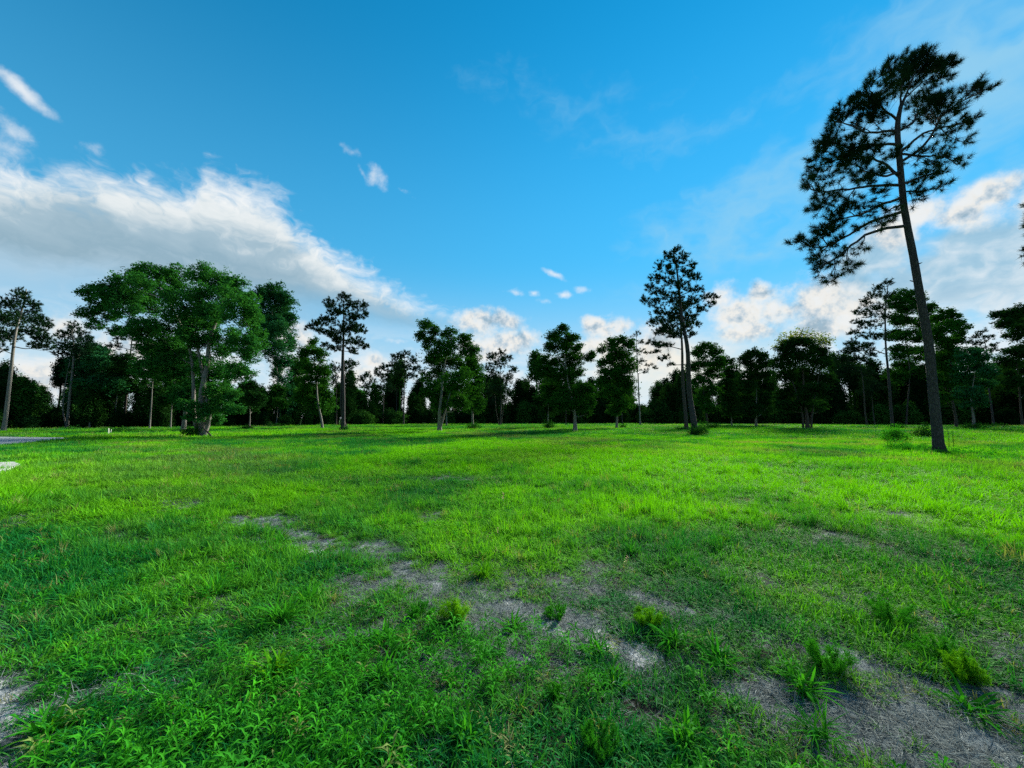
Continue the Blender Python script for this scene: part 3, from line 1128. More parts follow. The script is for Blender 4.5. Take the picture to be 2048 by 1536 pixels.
def make_tree(kind, label, cat, base, trunk, lobes, r0, seed, leaf=None, bark=None, group=None, dens=1.0, extra_trunks=(), name=None, fork=None):
    """kind pine/broadleaf; base, trunk points and clumps are read off the photograph and set at the tree's own distance"""
    rng = np.random.default_rng(seed)
    bx, by = base
    g2 = G(bx, by)
    Y = g2[1]
    zb = float(gz(g2[0], g2[1]))
    org = np.array([g2[0], Y, zb])
    root = empty(name or ('pine_tree' if kind == 'pine' else 'broadleaf_tree'), org)
    tag(root, label, cat, group)
    mpp = Y / F                                # metres per photograph pixel at this distance
    far = Y > 60

    def loc(x, y, dy=0.0):
        return at_depth(x, y, Y + dy) - org
    tp = [np.array([0, 0, -0.25])] + [loc(*p) for p in trunk]
    for q in range(2, len(tp)):
        tp[q] = tp[q] + np.array([0, rng.normal(0, 0.25), 0])
    nseg = 26 if not far else 14
    TP = smooth_path(tp, nseg)
    hh = np.linspace(0, 1, nseg)
    TR = r0 * (1 - 0.80 * hh ** 1.15)
    TR = TR * (1 + 0.45 * np.exp(-np.clip(TP[:, 2], 0, None) / 0.35))
    tg = Geo()
    add_tube(tg, TP, TR, 12 if not far else 7, rng, 0.02)
    trunks = [TP]
    for et in extra_trunks:
        p0 = [loc(*et[0]) * [1, 1, 0] + [0, et[2] if len(et) > 2 else 0.3, -0.25]] + [loc(*p) + [0, et[2] if len(et) > 2 else 0.3, 0] for p in et[0:1]] + [loc(*p) for p in et[1]]
        E = smooth_path(p0, 16)
        add_tube(tg, E, r0 * 0.7 * (1 - 0.7 * np.linspace(0, 1, 16)), 9, rng, 0.02)
        trunks.append(E)
    ALLT = np.vstack(trunks)
    ALLR = np.concatenate([TR] + [r0 * 0.7 * (1 - 0.7 * np.linspace(0, 1, 16)) for _ in extra_trunks])
    ok = ALLT[:, 2] > 0.18 * ALLT[:, 2].max()
    ALLT, ALLR = ALLT[ok], ALLR[ok]
    bm_ = MAT[bark or ('bark_pine' if kind == 'pine' else 'bark_oak')]
    cg = Geo()
    limbs = []
    LB = []
    for lb in lobes:
        x, y, rx, ry = lb[:4]
        rz = (rx + ry) * 0.5 * mpp
        if kind != 'pine' and len(lobes) < 30:
            rx, ry = rx * 1.14, ry * 1.14
        c = loc(x, y, rng.normal(0, 0.8) * rz * 1.3)
        LB.append((np.linalg.norm(ALLT - c, axis=1).min(), c, rx * mpp, ry * mpp, max(rz, 0.3)))
    LB.sort(key=lambda q: q[0])
    for _, c, RX, RY, RZ in LB:
        # limb: grows out of the nearest lower point of the skeleton built so far
        lg = tg if far else Geo()
        dv = c - ALLT
        rise = dv[:, 2] - (0.15 if kind == 'pine' else 0.45) * np.hypot(dv[:, 0], dv[:, 1])
        k = int(np.argmin(np.linalg.norm(dv, axis=1) + np.clip(-rise, 0, None) * 1.2))
        s = ALLT[k]
        dist = np.linalg.norm(c - s)
        lr = min(ALLR[k] * 0.6, 0.022 + 0.016 * dist)
        midp = s * 0.5 + c * 0.5 + np.array([0, 0, (-0.05 if kind == 'pine' else -0.08) * dist]) + rng.normal(0, 0.05 * dist, 3)
        LP = smooth_path([s, midp, c], 8 if not far else 5)
        LR = np.linspace(lr, lr * 0.45, len(LP))
        add_tube(lg, LP, LR, 6 if not far else 4)
        ALLT = np.vstack([ALLT, LP[2:]])
        ALLR = np.concatenate([ALLR, LR[2:]])
        area = math.pi * RX * RY
        ns = 12 if kind == 'pine' else (24 if len(lobes) > 30 else 18)
        sub = rand_dirs(rng, ns) * rng.uniform(0.35, 0.82, (ns, 1))
        if kind == 'pine':
            tl = max(0.22, Y * 0.0050)
            n = max(9, int(dens * 5.8 * area / (math.pi * tl * tl)))
            u = np.where(rng.uniform(0, 1, (n, 1)) < 0.35, rand_dirs(rng, n) * rng.uniform(0, 1, (n, 1)) ** 0.45 * 1.12, sub[rng.integers(0, ns, n)] + rand_dirs(rng, n) * (rng.uniform(0, 1, (n, 1)) ** 0.4) * 0.5)
            C = c + u * [RX, RZ, RY]
            dr = (C - c) * 0.8 / max(RX, 0.2) + (C - s) / (dist + 0.3) * 0.5 + [0, 0, 0.5]
            dr /= np.linalg.norm(dr, axis=1)[:, None] + 1e-9
            kk = 30 if Y < 30 else (20 if Y < 60 else 13)
            V, Fc = tufts(rng, C, dr, tl * 1.2, max(0.03, Y * 0.0014), kk)
            cg.add(V, Fc)
            nb = min(n, 22 if not far else 5)
        else:
            L = max(0.17, Y * 0.0046)
            nl = int(dens * 7.2 * area / (L * L * 0.5 * 0.62))
            per = 8
            n = max(4, nl // per)
            u = np.where(rng.uniform(0, 1, (n, 1)) < (0.07 if len(lobes) > 30 else 0.10), rand_dirs(rng, n) * rng.uniform(0, 1, (n, 1)) ** 0.4 * (1.02 if len(lobes) > 30 else 1.12), sub[rng.integers(0, ns, n)] + rand_dirs(rng, n) * (rng.uniform(0.0, 1, (n, 1)) ** 0.36) * (0.30 if len(lobes) > 30 else 0.36))
            C = c + u * [RX, RZ, RY]
            LC = np.repeat(C, per, 0) + rng.normal(0, 1, (n * per, 3)) * np.array([1.0, 1.0, 0.6]) * L * 0.65
            V, Fc = leaves(rng, LC, L, L * 0.62, 0.6)
            cg.add(V, Fc)
            nb = min(n, 12 if not far else 3)
        for q in range(nb):
            e = C[rng.integers(0, n)]
            k2 = rng.integers(len(LP) // 2, len(LP))
            st = LP[k2]
            m2 = (st + e) / 2 + rng.normal(0, 0.06, 3) * np.linalg.norm(e - st) + [0, 0, -0.05 * np.linalg.norm(e - st)]
            rr = max(lr * 0.28, 0.008)
            add_tube(lg, [st, m2, e], [rr, rr * 0.7, rr * 0.35], 4)
        if not far:
            limbs.append(lg)
    link('trunk', mesh('trunk', *tg.get(), smooth=True), root, bm_)
    for lg in limbs:
        link('limb', mesh('limb', *lg.get(), smooth=True), root, bm_)
    lm = MAT[leaf or ('needle' if kind == 'pine' else 'leaf')]
    link('crown', mesh('crown', *cg.get()), root, lm)
    return root


# --- the tall leaning pine at the right: every big limb and its needles read off the photograph
def hero_pine():
    rng = np.random.default_rng(77)

    def z5(p):
        return ((700 + (p[0] - 700) * 0.95) / 2.742 + 1540, (760 + (p[1] - 760) * 0.955) / 2.742 + 60)
    g2 = G(1880, 908)
    Y = g2[1]
    org = np.array([g2[0], Y, float(gz(g2[0], g2[1]))])
    root = empty('pine_tree', org)
    tag(root, 'tallest nearest pine with a bare trunk and open crown, at the right', 'tree')
    mpp = Y / F

    def loc(p, dy=0.0):
        return at_depth(p[0], p[1], Y + dy) - org
    path = [(1876, 880), (1866, 780), (1856, 680), (1840, 590), (1824, 500), (1809, 420), (1802, 350), (1795, 265), (1800, 220), (1812, 190), (1826, 155), (1838, 125)]
    tp = [np.array([0.02, 0, -0.3]), np.array([0, 0, 0.05])] + [loc(p, 0.05 * math.sin(k * 1.7)) for k, p in enumerate(path)]
    n = 70
    TP = smooth_path(tp, n)
    f = np.linspace(0, 1, n)
    TR = np.interp(f, [0, 0.12, 0.5, 0.72, 0.85, 1.0], [0.22, 0.195, 0.135, 0.105, 0.045, 0.014])
    TR = TR * (1 + 0.55 * np.exp(-np.clip(TP[:, 2], 0, None) / 0.28))
    tg = Geo()
    add_tube(tg, TP, TR, 20, rng, 0.022)
    tr = link('trunk', mesh('trunk', *tg.get(), smooth=True), root, MAT['bark_pine'])
    for zz, aa, ll in ((6.3, 0.2, 0.22), (7.9, 2.6, 0.2), (9.0, 0.3, 0.3), (5.2, 3.3, 0.14)):   # snapped dead stubs
        k = int(np.argmin(np.abs(TP[:, 2] - zz)))
        sg = Geo()
        d = np.array([math.cos(aa), math.sin(aa) * 0.4, 0.35])
        add_tube(sg, [TP[k], TP[k] + d * (TR[k] + ll * 0.6), TP[k] + d * (TR[k] + ll)], [0.035, 0.028, 0.012], 6)
        link('broken_stub', mesh('broken_stub', *sg.get()), tr, MAT['bark_pine'])
    BR = [  # path (zoomed coordinates), depth swing, tuft clumps (x, y, r, amount)
        ([(728, 1090), (560, 1120), (450, 1190), (360, 1262), (235, 1335)], -0.7, [(232, 1338, 40, 6), (370, 1375, 38, 7), (300, 1300, 40, 6), (430, 1310, 45, 8), (490, 1210, 50, 5), (400, 1250, 45, 5)]),
        ([(722, 1020), (560, 1060), (400, 1150), (250, 1215), (115, 1170)], 0.6, [(118, 1165, 38, 8), (185, 1200, 50, 11), (240, 1260, 45, 10), (255, 1135, 50, 10), (320, 1190, 55, 12), (620, 1075, 35, 4), (450, 1110, 45, 5)]),
        ([(715, 920), (600, 970), (500, 1020), (380, 1050), (275, 1085)], 0.2, [(270, 1085, 40, 7), (340, 1050, 55, 14), (385, 990, 55, 12), (440, 1040, 50, 6), (330, 1100, 50, 9), (560, 1000, 50, 5), (450, 960, 50, 6)]),
        ([(706, 850), (550, 860), (400, 880), (240, 890), (160, 852)], -0.5, [(158, 860, 40, 9), (225, 895, 45, 6), (285, 945, 50, 10), (200, 1008, 40, 9), (330, 900, 55, 7), (440, 905, 55, 7), (640, 880, 45, 9)]),
        ([(697, 812), (640, 740), (540, 700), (400, 690), (250, 745)], 0.9, [(245, 750, 50, 14), (240, 680, 50, 12), (330, 790, 55, 7), (420, 750, 65, 18), (290, 620, 55, 12), (480, 840, 50, 9)]),
        ([(690, 632), (560, 622), (420, 640), (290, 590)], -0.9, [(450, 640, 70, 24), (540, 625, 65, 18), (370, 640, 65, 18), (285, 580, 55, 13), (400, 700, 55, 13), (250, 640, 40, 8), (610, 660, 45, 7)]),
        ([(682, 540), (520, 545), (400, 500), (330, 490)], 0.5, [(335, 500, 50, 13), (400, 440, 60, 17), (460, 395, 50, 12), (365, 415, 40, 8), (460, 470, 60, 13), (540, 500, 60, 9), (430, 550, 60, 9), (620, 590, 45, 7)]),
        ([(690, 490), (600, 400), (550, 320), (540, 265)], -0.3, [(540, 270, 50, 13), (600, 330, 65, 20), (560, 230, 35, 7), (640, 185, 45, 12), (640, 270, 60, 18), (690, 250, 55, 14), (560, 400, 60, 14), (640, 400, 60, 12)]),
        ([(740, 420), (720, 330), (735, 220), (770, 130)], 0.5, [(770, 120, 50, 14), (720, 190, 55, 15), (760, 250, 60, 15), (800, 180, 50, 13), (690, 320, 60, 13)]),
        ([(790, 270), (830, 190), (850, 120)], -0.2, [(840, 110, 45, 13), (880, 130, 45, 12), (840, 190, 55, 13), (890, 200, 50, 11)]),
        ([(740, 360), (850, 260), (950, 200), (1015, 160)], 0.3, [(970, 140, 40, 12), (1010, 165, 35, 9), (930, 185, 45, 11), (960, 240, 40, 8), (870, 280, 50, 9)]),
        ([(725, 735), (830, 650), (910, 545), (945, 460), (1050, 385), (1180, 320)], -0.6, [(1010, 330, 50, 15), (1110, 315, 48, 14), (1175, 325, 38, 10), (1060, 420, 45, 9), (950, 340, 45, 11), (890, 335, 55, 15), (990, 400, 50, 7), (880, 420, 50, 6)]),
        ([(735, 700), (850, 560), (980, 520), (1130, 490)], 0.7, [(1120, 490, 45, 10), (1050, 505, 50, 8), (1000, 560, 55, 7), (1060, 610, 45, 6), (960, 480, 45, 6), (890, 590, 60, 6)]),
        ([(738, 690), (860, 690), (960, 690), (1045, 740)], -0.4, [(1010, 680, 50, 8), (1040, 740, 35, 4), (940, 700, 55, 7), (960, 630, 50, 6), (850, 680, 55, 5), (740, 640, 40, 8)]),
        ([(742, 845), (830, 810), (900, 790), (960, 775)], 0.4, [(840, 810, 50, 9), (910, 780, 45, 7), (960, 770, 35, 4), (780, 830, 40, 5)]),
        ([(748, 885), (830, 890), (890, 880), (955, 865)], -0.3, [(800, 890, 45, 6), (870, 880, 45, 6), (945, 865, 35, 5), (845, 945, 20, 1)]),
        ([(720, 560), (780, 500), (820, 430), (850, 360)], 1.2, [(800, 380, 55, 13), (840, 440, 55, 9), (790, 500, 55, 9), (870, 500, 50, 6)]),
        ([(712, 760), (640, 800), (560, 790), (480, 770)], -1.3, [(560, 780, 60, 8), (490, 760, 60, 9), (620, 760, 50, 5)]),
        ([(718, 960), (680, 980), (620, 1020)], -0.9, [(680, 990, 40, 6), (620, 1060, 40, 5)]),
    ]
    for path, dy, cl in BR:
        P = [loc(z5(p), dy * (k / (len(path) - 1)) ** 1.2 * 1.6) for k, p in enumerate(path)]
        # root the limb on the trunk surface
        k0 = int(np.argmin(np.linalg.norm((TP - P[0])[:, [0, 2]], axis=1)))
        P[0] = TP[k0]
        LP = smooth_path(P, 16)
        LP[1:] += rng.normal(0, 0.02, (15, 3))
        ln = np.linalg.norm(np.diff(LP, axis=0), axis=1).sum()
        lr = min(0.026 + 0.0115 * ln, TR[k0] * 0.6)
        lg = Geo()
        add_tube(lg, LP, lr * (1 - 0.75 * np.linspace(0, 1, 16) ** 0.9), 8)
        CS_, DS_ = [], []
        for (x, y, r, am) in cl:
            c = loc(z5((x, y)), dy * 1.3 + rng.normal(0, 0.35))
            rad = r / 2.742 * mpp
            kk = int(np.argmin(np.linalg.norm((LP - c)[:, [0, 2]], axis=1)))
            kk = max(2, kk - 2)
            st = LP[kk]
            c[1] = 0.6 * c[1] + 0.4 * st[1]
            # a side branch to the clump, twigs to its tufts
            m2 = (st + c) / 2 + rng.normal(0, 0.05, 3)
            add_tube(lg, smooth_path([st, m2, c], 5), np.linspace(max(lr * 0.35, 0.014), 0.008, 5), 5)
            nn = int(am * 1.65)
            u = rand_dirs(rng, nn) * (rng.uniform(0, 1, (nn, 1)) ** 0.5)
            T_ = c + u * rad * [1.15, 1.5, 1.0]
            d = (T_ - c) / rad * 0.55 + (c - st) / (np.linalg.norm(c - st) + 0.2) * 0.6 + [0, 0, 0.45]
            d /= np.linalg.norm(d, axis=1)[:, None]
            CS_.append(T_)
            DS_.append(d)
            for e, dd in zip(T_, d):
                s0 = st + (c - st) * rng.uniform(0.35, 1.0)
                add_tube(lg, [s0, (s0 + e) / 2 + rng.normal(0, 0.03, 3) - [0, 0, 0.02], e], [0.009, 0.007, 0.006], 4)
        lo = link('limb', mesh('limb', *lg.get(), smooth=True), root, MAT['bark_pine'])
        V, Fc = tufts(rng, np.concatenate(CS_), np.concatenate(DS_), 0.27, 0.016, 62, 1.0)
        link('needles', mesh('needles', V, Fc), lo, MAT['needle'])


hero_pine()

T = []


def tree(kind, label, base, trunk, lobes, r0, **kw):
    T.append((kind, label, base, trunk, lobes, r0, kw))


# ---- left side
tree('pine', 'tall pine at the far left edge with a pale leaning trunk', (6, 866), [(12, 830), (24, 740), (34, 665), (40, 600), (42, 575)],
     [(42, 590, 16, 16), (20, 610, 22, 14), (65, 612, 18, 16), (5, 635, 30, 16), (45, 635, 28, 16), (80, 640, 20, 12), (95, 650, 14, 8), (-15, 660, 26, 18), (55, 660, 30, 12), (88, 672, 22, 14), (20, 672, 26, 12), (-20, 625, 22, 16), (85, 690, 22, 12), (-10, 690, 24, 14)], 0.21, dens=0.85, bark='bark_oak')
tree('pine', 'middling pine with a forked pale trunk, second from the left edge', (134, 858), [(140, 790), (145, 710), (147, 655)],
     [(148, 655, 12, 12), (130, 670, 18, 12), (165, 672, 16, 12), (120, 690, 20, 12), (150, 690, 22, 14), (175, 685, 12, 14), (125, 705, 18, 8), (162, 708, 16, 10)], 0.22, bark='bark_oak', extra_trunks=(((122, 858), [(126, 820), (129, 780), (140, 720)], 0.8),))
tree('broadleaf', 'dense dark tree with a slanting grey trunk left of the big oak', (170, 857), [(176, 825), (182, 790), (186, 730)],
     auto_lobes(np.random.default_rng(1), 120, 250, 690, 800, 16, 'b') + [(200, 735, 40, 26), (160, 750, 36, 24), (215, 770, 34, 22)], 0.2, leaf='leaf_teal')
tree('broadleaf', 'thin leaning tree behind the white stakes', (225, 857), [(230, 825), (238, 780), (244, 730)], [(250, 745, 28, 20), (232, 770, 26, 18), (262, 770, 22, 16), (246, 720, 20, 16), (215, 790, 24, 14)], 0.13, leaf='leaf_dark')
tree('pine', 'sparse dark pine with bare side branches left of the big oak', (248, 855), [(252, 800), (258, 740), (264, 690), (268, 655)],
     [(268, 660, 16, 12), (240, 672, 16, 10), (285, 690, 18, 10), (228, 690, 14, 10), (245, 720, 20, 10), (282, 725, 22, 12), (260, 750, 26, 14), (230, 745, 18, 12), (290, 760, 18, 12)], 0.22, bark='bark_dark', dens=0.8)
tree('broadleaf', 'slender whitish trunk with a small open crown left of the oak', (299, 858), [(302, 820), (307, 770), (312, 745)], [(300, 752, 16, 9), (322, 748, 16, 10), (312, 735, 14, 10), (335, 758, 10, 7), (290, 765, 9, 6)], 0.12, dens=0.6)
tree('broadleaf', 'thin straight tree in the shade under the oak', (341, 857), [(343, 820), (345, 790)], [(345, 785, 24, 18), (330, 800, 18, 12), (360, 795, 20, 14), (345, 765, 18, 12)], 0.12, leaf='leaf_dark')
tree('broadleaf', 'grey trunked tree standing just behind the big oak', (366, 861), [(370, 830), (372, 790), (365, 740)], [(350, 760, 40, 26), (385, 775, 34, 22), (330, 730, 36, 26), (370, 735, 40, 26), (310, 700, 30, 20)], 0.3, leaf='leaf')
OAK = [(300, 555, 50, 38), (260, 570, 42, 34), (345, 560, 44, 40), (225, 585, 30, 26), (190, 590, 30, 26), (172, 625, 20, 16), (210, 625, 34, 22), (190, 648, 22, 12), (300, 600, 56, 40), (250, 612, 40, 26),
       (365, 605, 48, 42), (425, 560, 48, 38), (465, 580, 40, 36), (430, 610, 54, 44), (480, 630, 34, 44), (345, 655, 52, 36), (290, 650, 40, 22), (275, 672, 44, 16), (330, 695, 52, 34), (395, 665, 42, 40), (445, 680, 46, 46),
       (490, 690, 34, 40), (380, 725, 54, 36), (430, 740, 50, 36), (478, 740, 34, 30), (345, 740, 34, 26), (390, 778, 44, 26), (440, 785, 38, 26), (420, 815, 30, 16), (465, 790, 20, 16), (375, 810, 24, 14), (235, 660, 24, 12), (415, 640, 40, 30)]
tree('broadleaf', 'huge spreading oak with a broad domed crown in the left of the field', (404, 874), [(405, 840), (408, 790), (414, 730), (418, 680), (430, 630), (445, 590)], OAK + [(300, 735, 34, 24), (470, 820, 20, 14), (345, 700, 30, 24), (505, 640, 26, 30), (512, 682, 24, 26), (500, 600, 20, 22), (392, 832, 26, 14), (432, 838, 26, 12), (450, 812, 22, 14), (360, 790, 26, 18)], 0.30, leaf='leaf_bright', dens=0.82,
     extra_trunks=(((388, 868), [(388, 830), (387, 770), (380, 700), (352, 630), (320, 575)], 0.5), ((414, 871), [(419, 835), (412, 790), (400, 720), (380, 640), (350, 580)], -0.3)))
tree('broadleaf', 'tall narrow tree touching the right side of the big oak', (561, 852), [(560, 820), (556, 760), (550, 690), (545, 620)],
     [(545, 585, 26, 22), (525, 600, 20, 24), (570, 605, 24, 26), (545, 625, 40, 22), (578, 640, 18, 18), (530, 655, 26, 26), (560, 665, 30, 24), (580, 690, 16, 24), (545, 695, 26, 20), (565, 720, 22, 18), (560, 750, 20, 20), (570, 785, 18, 22), (575, 815, 16, 20), (545, 640, 30, 20)], 0.24, leaf='leaf_teal', dens=0.9)
tree('broadleaf', 'small leaning tree with a bush at its foot right of the oak', (498, 858), [(500, 835), (503, 800)], [(503, 775, 18, 14), (495, 795, 22, 14), (515, 800, 18, 14), (505, 815, 18, 10)], 0.12, leaf='leaf_dark')
tree('broadleaf', 'thin pale trunk right of the tall narrow tree', (552, 853), [(554, 835), (557, 815)], [(548, 795, 20, 14), (560, 805, 16, 12), (553, 780, 16, 14)], 0.13)
tree('broadleaf', 'thin straight trunk with a ragged crown left of the curved tree', (590, 850), [(592, 820), (594, 780)], [(600, 750, 22, 20), (590, 775, 20, 18), (605, 780, 18, 14), (595, 725, 16, 16)], 0.15, leaf='leaf_dark')
tree('broadleaf', 'wide ragged tree on a curved trunk beside the middle left pine', (645, 858), [(643, 840), (636, 800), (630, 750), (627, 700)],
     [(627, 685, 10, 12), (615, 705, 20, 14), (640, 710, 16, 14), (605, 730, 18, 14), (630, 735, 26, 16), (650, 750, 18, 16), (620, 765, 28, 16), (645, 785, 24, 18), (655, 810, 20, 18), (610, 790, 22, 16), (640, 815, 18, 14), (625, 795, 24, 18)], 0.2)
tree('pine', 'dark full crowned pine with two close straight trunks, left of the middle', (686, 862), [(687, 800), (686, 730), (686, 660), (687, 600)],
     [(688, 596, 14, 11), (660, 606, 13, 12), (722, 612, 13, 10), (703, 608, 14, 11), (675, 622, 22, 15), (705, 632, 20, 14), (728, 628, 10, 9), (655, 640, 16, 12), (632, 650, 18, 10), (618, 655, 8, 6), (690, 655, 28, 16), (718, 658, 16, 12), (640, 662, 12, 7), (662, 668, 20, 12), (685, 680, 22, 13), (715, 682, 16, 10), (730, 692, 10, 8), (650, 690, 9, 7), (670, 696, 14, 9), (705, 700, 14, 8)], 0.27, dens=0.95,
     extra_trunks=(((680, 855), [(682, 820), (683, 750), (684, 700)], 2.0),), bark='bark_pine')
tree('pine', 'lower dark pine half hidden behind the full crowned pine', (672, 851), [(673, 820), (674, 760)], [(668, 735, 14, 12), (690, 735, 16, 12), (705, 725, 12, 10), (670, 760, 12, 12), (695, 760, 12, 12)], 0.2, bark='bark_dark')
tree('pine', 'slim little pine with a round top in the gap left of centre', (732, 846), [(733, 810), (734, 770)], [(733, 750, 10, 8), (722, 760, 9, 8), (744, 762, 8, 8), (733, 772, 13, 9), (728, 786, 9, 8), (740, 790, 8, 7)], 0.17)
tree('broadleaf', 'small pale leafy tree low behind the gap', (712, 848), [(712, 825), (712, 800)], [(712, 785, 18, 12), (700, 800, 16, 14), (724, 805, 16, 12), (710, 820, 20, 12)], 0.12, leaf='leaf_bright')
tree('pine', 'flat topped pine leaning beside its straighter neighbour', (765, 850), [(767, 810), (768, 770)], [(768, 735, 12, 8), (757, 745, 12, 9), (779, 748, 10, 8), (768, 757, 16, 10), (760, 775, 12, 9), (778, 775, 12, 9)], 0.16)
tree('pine', 'broad topped pine with a straight pale trunk between gap and second oak', (807, 850), [(808, 800), (809, 750), (810, 715)],
     [(810, 708, 14, 9), (793, 715, 14, 10), (826, 718, 12, 10), (785, 730, 14, 9), (808, 733, 20, 11), (832, 735, 10, 8), (798, 748, 16, 8), (820, 750, 14, 9), (845, 745, 10, 8)], 0.2, dens=1.0)
tree('pine', 'slender straight trunked pine left of the broad topped one', (792, 849), [(793, 810), (794, 770)], [(790, 765, 12, 9), (802, 770, 12, 8), (783, 778, 9, 8), (796, 785, 12, 8)], 0.16)
# ---- middle
tree('broadleaf', 'second largest oak, forked trunk and a raised left lobe, left of centre', (879, 864), [(879, 845), (881, 820), (885, 780), (890, 730), (900, 690)],
     [(850, 650, 16, 13), (865, 662, 14, 13), (842, 672, 13, 12), (860, 685, 20, 14), (900, 668, 18, 14), (925, 678, 18, 13), (890, 695, 28, 18), (935, 700, 22, 16), (865, 715, 22, 18), (905, 725, 34, 22), (945, 728, 18, 22), (875, 750, 30, 20), (915, 762, 34, 22), (862, 780, 20, 18), (895, 790, 34, 20), (920, 805, 24, 16), (880, 812, 22, 12)], 0.27, leaf='leaf', dens=0.95,
     extra_trunks=(((879, 862), [(886, 838), (892, 815), (905, 770)], 0.1),))
tree('broadleaf', 'narrow leafy tree with sprouts round its foot, right of the second oak', (945, 858), [(945, 835), (944, 800), (943, 760)], [(945, 720, 14, 16), (935, 745, 18, 16), (955, 750, 16, 18), (945, 775, 22, 18), (938, 800, 18, 14), (955, 808, 18, 14), (946, 822, 16, 9)], 0.22)
tree('pine', 'straight pale pine trunk behind the second oak', (862, 848), [(862, 815), (861, 780)], [(855, 760, 16, 12), (868, 775, 14, 10), (850, 780, 12, 10)], 0.18, bark='bark_oak')
tree('broadleaf', 'short thick trunk close behind the forked oak', (893, 853), [(893, 835), (893, 815)], [(895, 800, 18, 14), (885, 785, 18, 14), (905, 790, 16, 14)], 0.2, leaf='leaf_dark')
tree('pine', 'cluster topped pine on several splayed thin trunks at centre', (1000, 851), [(1002, 815), (1002, 770), (1000, 725)],
     [(1000, 706, 12, 8), (985, 715, 13, 9), (1014, 716, 12, 9), (1000, 728, 20, 11), (975, 735, 12, 9), (1026, 740, 11, 9), (990, 750, 18, 12), (1015, 757, 17, 12), (972, 758, 10, 10), (1000, 775, 20, 12), (980, 785, 13, 9), (1020, 785, 13, 9)], 0.2,
     extra_trunks=(((998, 851), [(992, 820), (990, 790)], 0.3), ((1003, 851), [(1006, 820), (1008, 790)], -0.2)), bark='bark_dark')
tree('pine', 'thin straight pine left of the splayed cluster', (986, 848), [(986, 820), (986, 790)], [(984, 790, 12, 10), (978, 805, 10, 8), (992, 800, 10, 8)], 0.16)
tree('pine', 'dark straight trunk between second oak and the splayed cluster', (964, 847), [(964, 820), (965, 780)], [(962, 760, 14, 12), (970, 775, 12, 10), (957, 785, 12, 10)], 0.22, bark='bark_dark')
tree('broadleaf', 'full dark oak with a stubby right arm just right of centre', (1150, 865), [(1150, 845), (1146, 815), (1136, 770), (1128, 710)],
     [(1125, 660, 14, 11), (1108, 672, 16, 12), (1143, 672, 16, 12), (1125, 690, 32, 18), (1098, 695, 12, 10), (1155, 700, 12, 14), (1095, 720, 18, 14), (1130, 720, 36, 20), (1085, 742, 12, 14), (1115, 750, 34, 20), (1150, 745, 20, 16), (1176, 715, 14, 9), (1184, 708, 8, 6), (1105, 780, 30, 18), (1140, 785, 32, 20), (1170, 780, 18, 16), (1180, 805, 14, 14), (1150, 812, 28, 16), (1120, 805, 24, 16), (1175, 825, 9, 8)], 0.26, leaf='leaf', dens=1.05)
tree('broadleaf', 'dark tree with a bushy foot left of the full dark oak', (1096, 857), [(1096, 835), (1097, 800)], [(1097, 780, 20, 20), (1085, 800, 18, 16), (1108, 805, 18, 16), (1096, 822, 18, 10)], 0.22, leaf='leaf_dark')
tree('pine', 'very thin upright trunk between the dark oak and its neighbour', (1132, 852), [(1132, 835), (1132, 800)], [(1132, 790, 12, 10), (1124, 800, 10, 8)], 0.12)
tree('broadleaf', 'round headed dark tree left of the thin tall pine', (1233, 858), [(1234, 835), (1236, 800), (1238, 750)],
     [(1242, 680, 14, 11), (1225, 688, 16, 13), (1258, 690, 12, 13), (1205, 698, 10, 8), (1240, 708, 32, 16), (1215, 725, 20, 16), (1255, 730, 20, 18), (1230, 750, 32, 18), (1205, 762, 16, 14), (1250, 770, 24, 18), (1222, 785, 26, 16), (1245, 805, 24, 14), (1228, 820, 18, 10)], 0.22, leaf='leaf')
tree('pine', 'pale thin trunk behind the round headed tree', (1245, 850), [(1243, 820), (1242, 780)], [(1243, 765, 14, 10), (1235, 780, 12, 10), (1252, 778, 10, 8)], 0.13)
tree('pine', 'thin tall pine with a wispy open top beside the paired pines', (1281, 851), [(1278, 800), (1275, 740), (1273, 690), (1273, 672)],
     [(1273, 668, 9, 7), (1264, 678, 8, 7), (1284, 682, 9, 7), (1262, 698, 10, 7), (1280, 702, 12, 7), (1295, 705, 9, 5), (1265, 720, 10, 6), (1283, 722, 12, 7), (1298, 730, 10, 5), (1268, 738, 9, 5), (1308, 735, 8, 4), (1290, 742, 10, 5)], 0.19, dens=0.6, bark='bark_oak')
PAIR = [(1352, 500, 13, 10), (1338, 512, 14, 10), (1368, 512, 13, 10), (1352, 522, 20, 10), (1318, 532, 12, 11), (1340, 540, 18, 11), (1385, 530, 11, 10), (1372, 548, 18, 11), (1310, 556, 14, 10), (1335, 562, 20, 11), (1394, 552, 12, 10), (1362, 572, 24, 12),
        (1300, 575, 12, 9), (1320, 585, 18, 11), (1392, 580, 14, 10), (1288, 598, 12, 9), (1345, 595, 28, 13), (1310, 606, 18, 10), (1410, 592, 12, 8), (1428, 594, 10, 7), (1380, 602, 20, 11), (1420, 608, 10, 8), (1400, 618, 14, 9), (1325, 625, 24, 11),
        (1355, 628, 26, 12), (1388, 630, 15, 9), (1305, 645, 14, 9), (1340, 650, 24, 11), (1372, 652, 18, 10), (1394, 648, 9, 7), (1318, 665, 17, 8), (1350, 670, 16, 8), (1386, 670, 10, 7), (1305, 685, 15, 7), (1335, 690, 13, 6), (1310, 704, 12, 5), (1328, 715, 14, 6), (1342, 728, 8, 5)]
tree('pine', 'tall pine with a curving trunk and big ragged crown, taller of a close pair', (1389, 871), [(1388, 845), (1382, 780), (1372, 700), (1364, 640), (1358, 580), (1353, 520)], PAIR, 0.30, dens=0.85)
